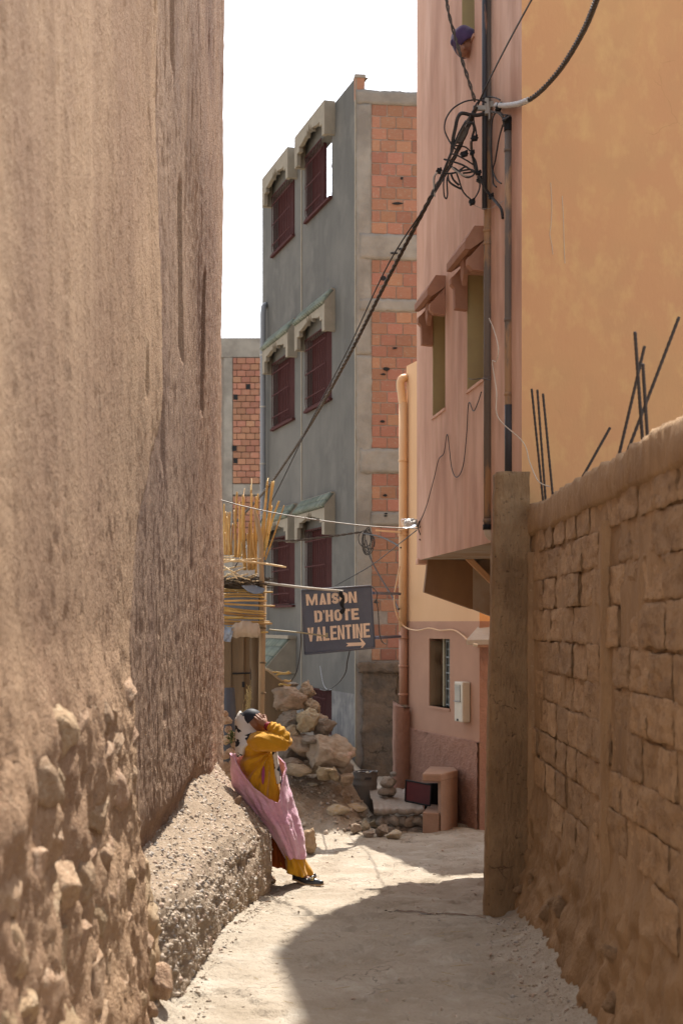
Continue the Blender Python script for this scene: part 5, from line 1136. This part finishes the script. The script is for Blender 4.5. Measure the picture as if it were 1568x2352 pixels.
for (x, y, a, b) in [(705, 935, 60, 45), (535, 1195, 65, 50), (670, 1180, 40, 40), (770, 1510, 50, 40), (785, 1620, 45, 50), (665, 1990, 52, 55), (980, 1895, 45, 45), (120, 1475, 48, 45), (1110, 420, 55, 70)]:
    k = YK/F*.6272/4.522; mb = MB(); c = zt_(x, y, -.01); rt = Matrix.Rotation(rr.uniform(-.6, .6), 3, 'Y')
    mb.box(c, (a*k*1.7, .05, b*k*1.5), rt); mb.box(c+Vector((a*k*.5, -.02, b*k*.6)), (a*k*.7, .035, b*k*.6), rt); mb.tube([c+Vector((-a*k*1.1, 0, 0)), c+Vector((a*k*1.1, 0, b*k*.3))], .007, 6)
    bevel(part(mb, 'clamp', MT['black'], tg), .004)
mb = MB(); mb.prism([zt_(500, 760, -.03), zt_(610, 740, -.03), zt_(560, 880, -.03), zt_(490, 1000, -.03), zt_(400, 1000, -.03)], (0, .03, 0)); part(mb, 'tape_wrap', MT['cablebrown'], tg)
# wires over the lane
cable([P(505, 1148, 13.9), P(560, 1163, 13.9), P(640, 1180, 13.9), P(740, 1196, 13.9), P(830, 1207, 13.9), P(900, 1212, 13.9), P(962, 1214, 13.9)], .006, 'steel_wire', MT['steelwire'], 'pale steel wire stretched from the earth wall to the jar lamp', 'wire')
cable([P(560, 1240, 21.5), P(620, 1242, 21.6), P(680, 1241, 21.7), P(750, 1233, 21.8), P(830, 1222, 21.8)], .016, 'twisted_wire', MT['cablebrown'], 'grey twisted wire crossing the grey facade above the lower windows', 'wire', twist=.2, strands=2)
cable([P(832, 1225, 21.7), P(870, 1232, 20.5), P(900, 1245, 19), P(920, 1258, 18.2)], .012, 'black_wire', MT['cable'], 'black wire from the coil on the corner to the tan drainpipe', 'wire')
cable([P(770, 1345, 19), P(850, 1300, 18), P(915, 1250, 16), P(960, 1215, 14)], .006, 'thin_wire', MT['cable'], 'thin dark wire rising from behind the sign to the jar lamp', 'wire')
cable([P(840, 1240, 21.6), P(850, 1280, 21.5), P(870, 1320, 21), P(900, 1370, 20), P(915, 1400, 18.1)], .010, 'sagging_wire', MT['cable'], 'black wire sagging from the corner coil behind the bracket', 'wire')
cl = root('wire_coil', 'untidy coil of black wire hung on the corner of the grey house', 'wire coil', P(845, 1250, 21.7))
for i in range(6):
    c = P(842+rr.uniform(-5, 6), 1243+rr.uniform(-6, 8), 21.7); a, b = rr.uniform(.04, .10), rr.uniform(.08, .2); ph = rr.uniform(-.4, .4)
    cable([c+Vector((a*math.cos(t)+ph*b*math.sin(t)*.3, .02*math.sin(t*2), b*math.sin(t))) for t in [k*.7 for k in range(10)]], .007, 'loop', MT['cable'], None, parent=cl, n=4)
cable([P(690, 1449, 15.75), P(691, 1475, 15.75), P(688, 1510, 15.8), P(680, 1545, 15.9), P(668, 1565, 16.0)], .006, 'black_flex', MT['cable'], 'black flex drooping from the rod end to the stone heap', 'wire')
cable([P(803, 1493, YS), P(797, 1520, YS+.1), P(793, 1545, YS+.3), P(775, 1570, 17), P(750, 1585, 18), P(735, 1583, 19)], .007, 'drooping_wire', MT['cable'], 'black wire drooping from the sign bottom towards the barred window', 'wire')
cable([P(735, 1530, 21), P(742, 1570, 20), P(752, 1584, 19), P(762, 1583, 18)], .004, 'pale_flex', MT['pvcgrey'], 'pale flex looping in front of the barred window', 'wire')
# wires clipped to the pink facade and pipes
def fz(u, v, out=.012):
    s = FY2s(u); y = (FO+FD*s).y; return P(u, v, y-out*1.2)+FN*out
cable([fz(1108, 900), fz(1100, 925), fz(1090, 944), fz(1079, 926), fz(1074, 1000), fz(1066, 1070), fz(1052, 1096), fz(1040, 1075), fz(1030, 998), fz(1022, 1040), fz(1010, 1055), fz(1000, 1095), fz(988, 1140), fz(984, 1155), fz(975, 1180), fz(966, 1200), fz(962, 1214)], .004, 'facade_wire', MT['cable'], 'thin zigzag wire hung along the pink facade below the windows', 'wire')
cable([fz(1160, 732, .12), fz(1172, 760, .12), fz(1182, 800, .12), fz(1178, 830, .12), fz(1168, 830, .12), fz(1170, 850, .12), fz(1178, 900, .12), fz(1182, 960, .12), P(1200, 1015, 9.62), P(1215, 1060, 9.55), P(1232, 1100, 9.3), P(1245, 1112, 9.2), P(1262, 1118, 9.0)], .0035, 'pale_wire', MT['pvcwhite'], 'pale wire hanging from the second pipe down to the coping', 'wire')
cable([fz(1105, 870, .1), fz(1125, 872, .13), fz(1140, 870, .1), fz(1160, 874, .11)], .003, 'tie_wire', MT['cablebrown'], 'short tie wire twisted between the two pipes', 'wire')
# jar lamp
jl = root('jar_lamp', 'glass jar lamp with a white bulb strung above the lane', 'lamp', P(940, 1212, 13.85))
c0 = P(921, 1202, 13.85); c1 = P(958, 1201, 13.85); d = c1-c0
mb = MB(); mb.tube([c0, c0+d*.02, c0+d*.06, c0+d*.80, c0+d*.86, c0+d*.9], [.03, .042, .046, .046, .036, .034], 18, True); part(mb, 'glass_jar', MT['glass'], jl, True)
mb = MB(); mb.tube([c0+d*.90, c0+d*.99], [.037, .037], 16); part(mb, 'lid', MT['steelwire'], jl, True)
mb = MB(); mb.tube([c0+d*.18, c0+d*.24, c0+d*.36, c0+d*.50, c0+d*.62, c0+d*.85], [.010, .024, .030, .027, .014, .012], 14); part(mb, 'bulb', MT['bulb'], jl, True)
for pts in ([(962, 1196), (960, 1204), (958, 1211)], [(962, 1213), (968, 1206), (975, 1200), (970, 1196), (966, 1205)], [(960, 1215), (966, 1230), (974, 1235), (972, 1245), (962, 1238)]): cable([P(u, v, 13.8) for u, v in pts], .005, 'lead', MT['cable'], None, parent=jl)
mb = MB(); mb.prism([P(862, 1216, 18.2), P(920, 1220, 18.15), P(920, 1224, 18.15), P(862, 1220, 18.2)], (0, .05, 0)); thing(mb, 'tan_bar', MT['pvctan'], 'short tan bar sticking out left of the drainpipe', 'bar')

# ------------------------------------------------------------------ leaning person
YW = 12.4; KW = YW/F
def W(u, v, dy=0): return Vector(((u-784)*KW, YW+dy, CAMZ+(1430-v)*KW))
pw = root('person', 'person in mustard robe and pink wrap leaning on the ledge, hand over face', 'person', W(690, 2030))
def remesh(o, vx, sm=2):
    m = o.modifiers.new('remesh', 'REMESH'); m.mode = 'VOXEL'; m.voxel_size = vx; m.use_smooth_shade = True
    if sm: s = o.modifiers.new('smooth', 'SMOOTH'); s.iterations = sm; s.factor = .5
    return o
mb = MB()
HR = Matrix.Rotation(rad(-32), 3, 'Y')            # head tipped back
hc = W(583, 1656, 0)
mb.ell(hc, (.088, .074, .105), HR, 20, 14)         # skull
mb.ell(hc+HR @ Vector((.028, 0, -.055)), (.062, .056, .068), HR, 16, 12)   # jaw and face
mb.ell(hc+HR @ Vector((.098, 0, -.018)), (.020, .013, .026), HR, 10, 8)   # nose
mb.ell(hc+HR @ Vector((.086, 0, -.062)), (.012, .024, .012), HR, 10, 8)   # lips
mb.ell(hc+HR @ Vector((.070, 0, -.098)), (.024, .026, .020), HR, 10, 8)   # chin
mb.ell(hc+HR @ Vector((.004, -.072, -.028)), (.020, .010, .032), HR, 10, 8)   # ear
mb.ell(hc+HR @ Vector((.082, -.034, .014)), (.012, .016, .010), HR, 10, 8)   # closed eye
mb.tube([hc+Vector((.0, 0, -.05)), W(588, 1690, .02), W(592, 1712, .03)], [.055, .052, .075], 14)
mb.tube([W(592, 1700, .03), W(594, 1740, .03), W(598, 1790, .03), W(606, 1840, .03), W(625, 1870, .03)], [.10, .13, .12, .13, .12], 16)
for (dy, kx, ky, ax, ay) in [(-.035, 662, 1925, 688, 2006), (.11, 655, 1925, 676, 2000)]:
    mb.tube([W(622, 1855, dy), W((622+kx)/2, 1890, dy), W(kx, ky, dy), W((kx+ax)/2+2, 1965, dy), W(ax, ay, dy)], [.095, .082, .058, .050, .036], 14)
    mb.tube([W(ax-6, ay+8, dy), W(ax+8, ay+9, dy-.005), W(ax+26, ay+16, dy-.02), W(ax+46, ay+19, dy-.03)], [.030, .034, .034, .02], 12)
# near arm: shoulder, elbow, wrist
mb.tube([W(594, 1702, -.13), W(625, 1706, -.19), W(657, 1703, -.21)], [.055, .050, .042], 12)
mb.tube([W(657, 1703, -.21), W(636, 1680, -.17), W(614, 1664, -.12)], [.042, .038, .027], 12)
# far arm hanging inside the wrap
mb.tube([W(600, 1706, .18), W(614, 1760, .22), W(630, 1800, .16)], [.05, .042, .03], 10)
# hand laid over the eyes: palm, four fingers, thumb
wr = W(614, 1664, -.12); kn = W(603, 1655, -.10)
mb.tube([wr, wr.lerp(kn, .5), kn], [.025, .034, .036], 12)
for (u0, v0, u1, v1, u2, v2, d0, d2, r_) in [(604, 1661, 595, 1656, 587, 1650, -.125, -.082, .0095), (601, 1656, 592, 1650, 585, 1645, -.122, -.075, .0098), (602, 1651, 594, 1645, 589, 1640, -.112, -.06, .0098), (605, 1648, 598, 1642, 594, 1638, -.098, -.045, .009)]:
    mb.tube(catmull([kn.lerp(W(u0, v0, d0), .5), W(u0, v0, d0), W(u1, v1, (d0+d2)/2-.012), W(u2, v2, d2)], 4), [r_*1.05]*4+[r_]*4+[r_*.9]*4+[r_*.7], 9)
mb.tube(catmull([wr+Vector((-.005, .01, .012)), W(612, 1651, -.085), W(608, 1644, -.05)], 4), [.013]*4+[.011]*4+[.009], 9)
body = part(mb, 'body', MT['skin'], pw, True); remesh(body, .0042, 2)

def section_loft(outl, ry, ztop, zhem, nth=64, nrow=70, off=0, wr_=None, cy=0, sup=1.0):
    """horizontal sections; outl rows (v, left u, right u), ztop / zhem = v as functions of angle"""
    vs = [o[0] for o in outl]; rows = []
    for i in range(nrow+1):
        t = i/nrow; row_ = []
        for j in range(nth):
            a = 2*math.pi*j/nth; v = lerp(ztop(a), zhem(a), t)
            l = interp(v, vs, [o[1] for o in outl]); r_ = interp(v, vs, [o[2] for o in outl]); d = interp(v, [q[0] for q in ry], [q[1] for q in ry])
            c, s = math.cos(a), math.sin(a); c = math.copysign(abs(c)**sup, c); s = math.copysign(abs(s)**sup, s)
            e = (wr_(a, v) if wr_ else 0)+off
            u = (l+r_)/2+c*((r_-l)/2+e/KW)
            p = W(u, v, cy+s*(d+e)); row_.append(p)
        rows.append(row_)
    return rows
def solid(o, th): m = o.modifiers.new('solid', 'SOLIDIFY'); m.thickness = th; m.offset = -1; return o
rob = [(1676, 588, 612), (1684, 572, 618), (1696, 561, 626), (1710, 554, 630), (1725, 552, 632), (1764, 556, 636), (1800, 560, 640), (1836, 566, 646), (1870, 592, 664), (1900, 622, 676), (1930, 640, 684), (1970, 659, 694), (1990, 661, 704), (2008, 662, 712)]
rdp = [(1676, .05), (1690, .13), (1710, .18), (1764, .185), (1836, .20), (1900, .19), (1970, .165), (2008, .17)]
def rw(a, v):   # folds radiating from the armpit on the near side, pleats lower down
    near = max(0, -math.sin(a)); x = math.cos(a); ang_ = math.atan2((v-1722)/60., (x-.75))
    f = .020*math.sin(ang_*14+.8*nz(v*.03, x*2))+.008*math.sin(ang_*31+2*nz(v*.05, x*3))*sst(1715, 1745, v)*sst(1870, 1800, v)*near
    f += .008*math.sin(a*11+v*.02)*sst(1940, 2000, v)+.006*nz(x*3, v*.05, 3)+.016*sst(1975, 2000, v)*math.sin(a*5+1)
    return f
mb = MB(); rows = section_loft(rob, rdp, lambda a: 1676, lambda a: 2007+5*math.cos(a)+2*math.sin(a*3), 88, 120, 0, rw, .03); mb.grid(rows, True)
n = len(mb.v); mb.f += [tuple(range(88)), tuple(range(n-88, n))[::-1]]; mb.m += [0, 0]
sp = catmull([W(586, 1703, -.08), W(602, 1700, -.155), W(622, 1700, -.20), W(640, 1701, -.22), W(654, 1701, -.222), W(659, 1695, -.212), W(651, 1683, -.195), W(640, 1675, -.175), W(631, 1670, -.155), W(622, 1665, -.138)], 7)
srad = [interp(i/(len(sp)-1), [0, .12, .3, .45, .53, .6, .75, .9, 1], [.080, .086, .079, .066, .050, .050, .054, .050, .046]) for i in range(len(sp))]
k = len(sp); nrm = Vector((0, 0, 1)); rows = []
for i in range(k):
    t = (sp[min(i+1, k-1)]-sp[max(i-1, 0)]).normalized(); nrm = (nrm-t*nrm.dot(t)).normalized(); b = t.cross(nrm); f = i/(k-1); row_ = []
    for j in range(36):
        a = 2*math.pi*j/36; e = .006*math.sin(f*62+math.sin(a)*2.5+math.cos(a))*sst(.3, .5, f)+.007*nz(math.cos(a)*2+f*9, math.sin(a)*2, 5)+.005*math.sin(a*5+f*14)*sst(.35, .1, f)
        row_.append(sp[i]+(nrm*math.cos(a)+b*math.sin(a))*(srad[i]+e))
    rows.append(row_)
mb.grid(rows, True); n = len(mb.v); mb.f += [tuple(range(n-36*k, n-36*k+36)), tuple(range(n-36, n))[::-1]]; mb.m += [0, 0]
ro = part(mb, 'robe', MT['mustard'], pw, True, 'mustard velvet robe'); remesh(ro, .005, 1)
mb = MB(); rows = []      # purple lined side slit
for i in range(13):
    t = i/12; v = lerp(1754, 1797, t); hw = 3.4*math.sin(math.pi*min(1, max(0, t)))**.6+.2
    rows.append([W(608-t*2-hw, v, -.172-.008*math.sin(math.pi*t)), W(608-t*2, v, -.178-.008*math.sin(math.pi*t)), W(608-t*2+hw, v, -.172-.008*math.sin(math.pi*t))])
mb.grid(rows); part(mb, 'side_slit', mat('slit', (.30, .06, .16), rough=.9), ro, True)
# rear panel of the robe and dark red lining
mb = MB(); rows = []
for i in range(16):
    t = i/15; rows.append([W(lerp(lerp(618, 622, t), lerp(640, 668, t), j/12)+1.2*math.sin(j*1.7+t*3), lerp(1880, 1996+6*j/12, t), .10+.03*math.sin(j*1.3)) for j in range(13)])
mb.grid(rows); o = part(mb, 'robe_lining', MT['lining'], pw, True, 'rust red inside of the robe hem'); solid(o, .005)
mb = MB(); mb.prism([W(626, 1982, .12), W(666, 1992, .12), W(668, 2004, .12), W(648, 2002, .12), W(646, 1994, .12), W(628, 1990, .12)], (0, .006, 0)); part(mb, 'robe_back_hem', MT['mustard'], pw)
# pink wrap, open to the front in a deep V
wra = [(1695, 552, 634), (1712, 545, 637), (1725, 539, 640), (1745, 536, 643), (1767, 534, 648), (1803, 539, 657), (1823, 551, 663), (1855, 576, 671), (1890, 612, 681), (1913, 627, 688), (1940, 645, 692), (1972, 663, 695)]
def rim(a):     # reference row of the upper edge around the body
    x = math.cos(a); s = math.sin(a)
    back = interp(x, [-1, -.82, -.55, -.2, .2, .42, .62, .85, 1], [1730, 1737, 1764, 1799, 1830, 1837, 1820, 1782, 1764])
    return back if s < 0 else lerp(back, 1735, min(1, s*1.4))
def ww(a, v):
    x = math.cos(a); r0 = rim(a)
    f = .018*math.exp(-((v-r0)/9)**2)                                            # rolled edge
    f += .010*math.sin((v-1790)*.13+x*3.2)*sst(1800, 1830, v)*sst(1905, 1860, v)*max(0, -math.sin(a))   # swags
    f += .013*math.sin(x*9+v*.015+1)*sst(1815, 1880, v)+.007*math.sin(x*21+v*.03)*sst(1760, 1850, v)+.008*fb(x*5, v*.06, math.sin(a)*3, 2)+.003*nz(x*20, v*.3, math.sin(a)*12)
    return f
mb = MB(); mb.grid(section_loft(wra, [(1690, .19), (1767, .205), (1836, .225), (1900, .205), (1972, .15)], rim, lambda a: 1969+3*math.cos(a*2)+1.5*math.sin(a*5), 110, 110, .010, ww, .03), True)
o = part(mb, 'pink_wrap', MT['pinkwrap'], pw, True, 'fluffy pink blanket wrapped round the hips'); solid(o, .012)
# head scarf: rings from the front edge of the hood down to the back, then the hanging end
RG = [((553, 1636), (590, 1673), .074), ((551, 1634), (592, 1676), .080), ((545, 1641), (595, 1681), .088), ((541, 1653), (598, 1685), .092), ((540, 1667), (601, 1689), .095), ((541, 1687), (604, 1693), .108), ((541, 1700), (600, 1698), .14), ((540, 1712), (584, 1706), .165), ((541, 1725), (570, 1716), .17), ((545, 1740), (562, 1734), .15)]
rg = []
for i in range(len(RG)-1):
    for q in range(6):
        t = q/6; rg.append((lerp(RG[i][0][0], RG[i+1][0][0], t), lerp(RG[i][0][1], RG[i+1][0][1], t), lerp(RG[i][1][0], RG[i+1][1][0], t), lerp(RG[i][1][1], RG[i+1][1][1], t), lerp(RG[i][2], RG[i+1][2], t)))
mb = MB(); rows = []
for i, (au, av, bu, bv, dp_) in enumerate(rg):
    A_, B_ = W(au, av, .02), W(bu, bv, .02); row_ = []
    for j in range(52):
        a = 2*math.pi*j/52; e = 1+.03*math.sin(i*.42+a*2)*sst(6, 20, i)+.03*nz(math.cos(a)*2, math.sin(a)*2, i*.12)
        row_.append((A_+B_)/2+(B_-A_)/2*math.cos(a)*e+Vector((0, dp_*math.sin(a)*e, 0)))
    rows.append(row_)
mb.grid(rows, True)
sc_o = part(mb, 'head_scarf', MT['scarf'], pw, True, 'white scarf with black flower print'); solid(sc_o, .004)
mb = MB(); rows = []
for i in range(30):
    t = i/29; v = lerp(1712, 1796, t); c = lerp(631, 642, t); hw = lerp(5, 4.5, t)
    rows.append([W(c+hw*q+.8*math.sin(t*9+q*2), v, -.14+.02*t-.02*(1-q*q)+.03*max(0, q)) for q in (-1, -.6, -.2, .2, .6, 1)])
mb.grid(rows); o = part(mb, 'scarf_end', MT['scarf'], sc_o, True); solid(o, .006)
mb = MB(); rows = []      # black under-cap
for i in range(18):
    ph = lerp(.02, rad(84), i/17); rows.append([])
    for j in range(36):
        a = 2*math.pi*j/36; ax = Vector((.0, 0, 0))
        q = Vector((math.sin(ph)*math.cos(a)*.099, math.sin(ph)*math.sin(a)*.083, math.cos(ph)*.112+(.012*math.exp(-((a-3.14)/.5)**2-((ph-.6)/.3)**2))))
        rows[-1].append(hc+HR @ (Matrix.Rotation(rad(-12), 3, 'Y') @ q+Vector((-.006, 0, .006))))
mb.grid(rows, True); part(mb, 'under_cap', MT['cap'], pw, True, 'black under-cap')
mb = MB(); d = (W(622, 1668, -.14)-wr).normalized(); mb.tube([wr-d*.004, wr+d*.012], .034, 16); mb.tube([wr+d*.012, wr+d*.03], .040, 16); part(mb, 'bracelet', MT['bracelet'], pw, True)
# loafers
def loafer(u, v, dy, sc=1.):
    rows = []; n = 26
    for i in range(n+1):
        t = i/n; x = lerp(u-2, u+69*sc, t); wd = .042*math.sin(math.pi*min(1, max(.0, .12+t*.83)))**.55*(1 if t < .96 else .75); h = interp(t, [0, .08, .3, .5, .62, .8, .95, 1], [.062, .074, .060, .056, .058, .046, .030, .014])
        base = v+lerp(-6, 4, sst(0, .5, t))-3*sst(.9, 1, t); rows.append([])
        for j in range(20):
            a = 2*math.pi*j/20; zz = math.sin(a); hh = h*max(0, zz)**.7 if zz > 0 else -.006*abs(zz)
            rows[-1].append(W(x, base, dy-.06*t)+Vector((0, math.cos(a)*wd, hh+.008)))
    # open the top
    mb = MB(); mb.grid(rows, True); mb.f.append(tuple(range(20))); mb.m.append(0); mb.f.append(tuple(range(n*20, n*20+20))); mb.m.append(0)
    op_ = set()
    for i in range(2, 13):
        for j in (3, 4, 5, 6): op_.add(i*20+j)
    keep = [k for k in range(len(mb.f)) if not (k < n*20 and k in op_)]
    mb.f = [mb.f[k] for k in keep]; mb.m = [0]*len(mb.f)
    sh = part(mb, 'loafer', MT['leather'], pw, True); solid(sh, .004)
    mb = MB(); rows2 = []
    for dz in (-.004, .010):
        rows2.append([p+Vector((0, 0, dz)) for r_ in (rows,) for p in [W(lerp(u-3, u+70*sc, i/n), v+lerp(-6, 4, sst(0, .5, i/n))-2*sst(.9, 1, i/n), dy-.06*i/n)+Vector((0, -.046*math.sin(math.pi*min(1, .12+i/n*.83))**.55, .002)) for i in range(n+1)]])
        rows2.append([p+Vector((0, .092*math.sin(math.pi*min(1, .12+i/n*.83))**.55, 0)) for i, p in enumerate(rows2[-1])])
    mb.grid([rows2[0], rows2[1], rows2[3], rows2[2], rows2[0]]); part(mb, 'sole', MT['sole'], sh, True)
    mb = MB(); mb.tube(catmull([W(u+42, v-14, dy-.078), W(u+47, v-17, dy-.05), W(u+52, v-15, dy-.02)], 4), .008, 8); part(mb, 'strap', MT['leather'], sh, True)
    mb = MB(); q = W(u+43, v-11, dy-.086); s = .011; mb.tube([q+Vector((-s, 0, -s*.6)), q+Vector((s, 0, -s*.6)), q+Vector((s, -.002, s*.8)), q+Vector((-s, -.002, s*.8)), q+Vector((-s, 0, -s*.6))], .0025, 6); part(mb, 'buckle', MT['gold'], sh)
loafer(674, 2025, -.03); loafer(660, 2015, .11, .95)

# ------------------------------------------------------------------ person looking out of the upper window
s_h = FY2s(1070); hcn = P(1068, 98, (FO+FD*s_h).y-.12)
pn = root('person', 'person in a purple head wrap leaning out of the upper window and looking down', 'person', hcn-Vector((-.15, 0, .25)))
mb = MB(); mb.ell(hcn+Vector((0, 0, -.01)), (.088, .10, .115), Matrix.Rotation(rad(-25), 3, 'Y'), 18, 12); mb.ell(hcn+Vector((-.025, -.05, -.075)), (.055, .05, .06), None, 12, 9); mb.ell(hcn+Vector((-.02, -.10, -.085)), (.014, .02, .02), None, 8, 6)
mb.ell(hcn+Vector((-.055, -.085, -.065)), (.014, .012, .010), None, 8, 6)
mb.tube([hcn+Vector((.03, .05, -.02)), hcn+Vector((.14, .08, -.06)), hcn+Vector((.26, .09, -.22))], [.045, .05, .13], 12)
remesh(part(mb, 'body', MT['skin'], pn, True), .006, 2)
mb = MB(); rows = []
RW = Matrix.Rotation(rad(-28), 3, 'Y') @ Matrix.Rotation(rad(-20), 3, 'X')
for i in range(20):
    ph = lerp(.02, rad(122), i/19); rows.append([])
    for j in range(36):
        a = 2*math.pi*j/36; q = Vector((math.sin(ph)*math.cos(a)*.105, math.sin(ph)*math.sin(a)*.122, math.cos(ph)*.125))*(1+.03*math.sin(a*3+ph*6)+.03*nz(a, ph*4))
        rows[-1].append(hcn+RW @ q+Vector((0, 0, .005)))
mb.grid(rows, True); hw_ = part(mb, 'head_wrap', MT['purple'], pn, True, 'purple head wrap'); solid(hw_, .006)
mb = MB(); mb.ell(hcn+Vector((-.095, -.02, -.005)), (.03, .03, .035), None, 10, 7); part(mb, 'wrap_knot', MT['purple'], hw_, True)
mb = MB(); mb.ell(hcn+Vector((.27, .05, -.28)), (.17, .16, .2), None, 14, 10); part(mb, 'dark_dress', MT['robe'], pn, True)
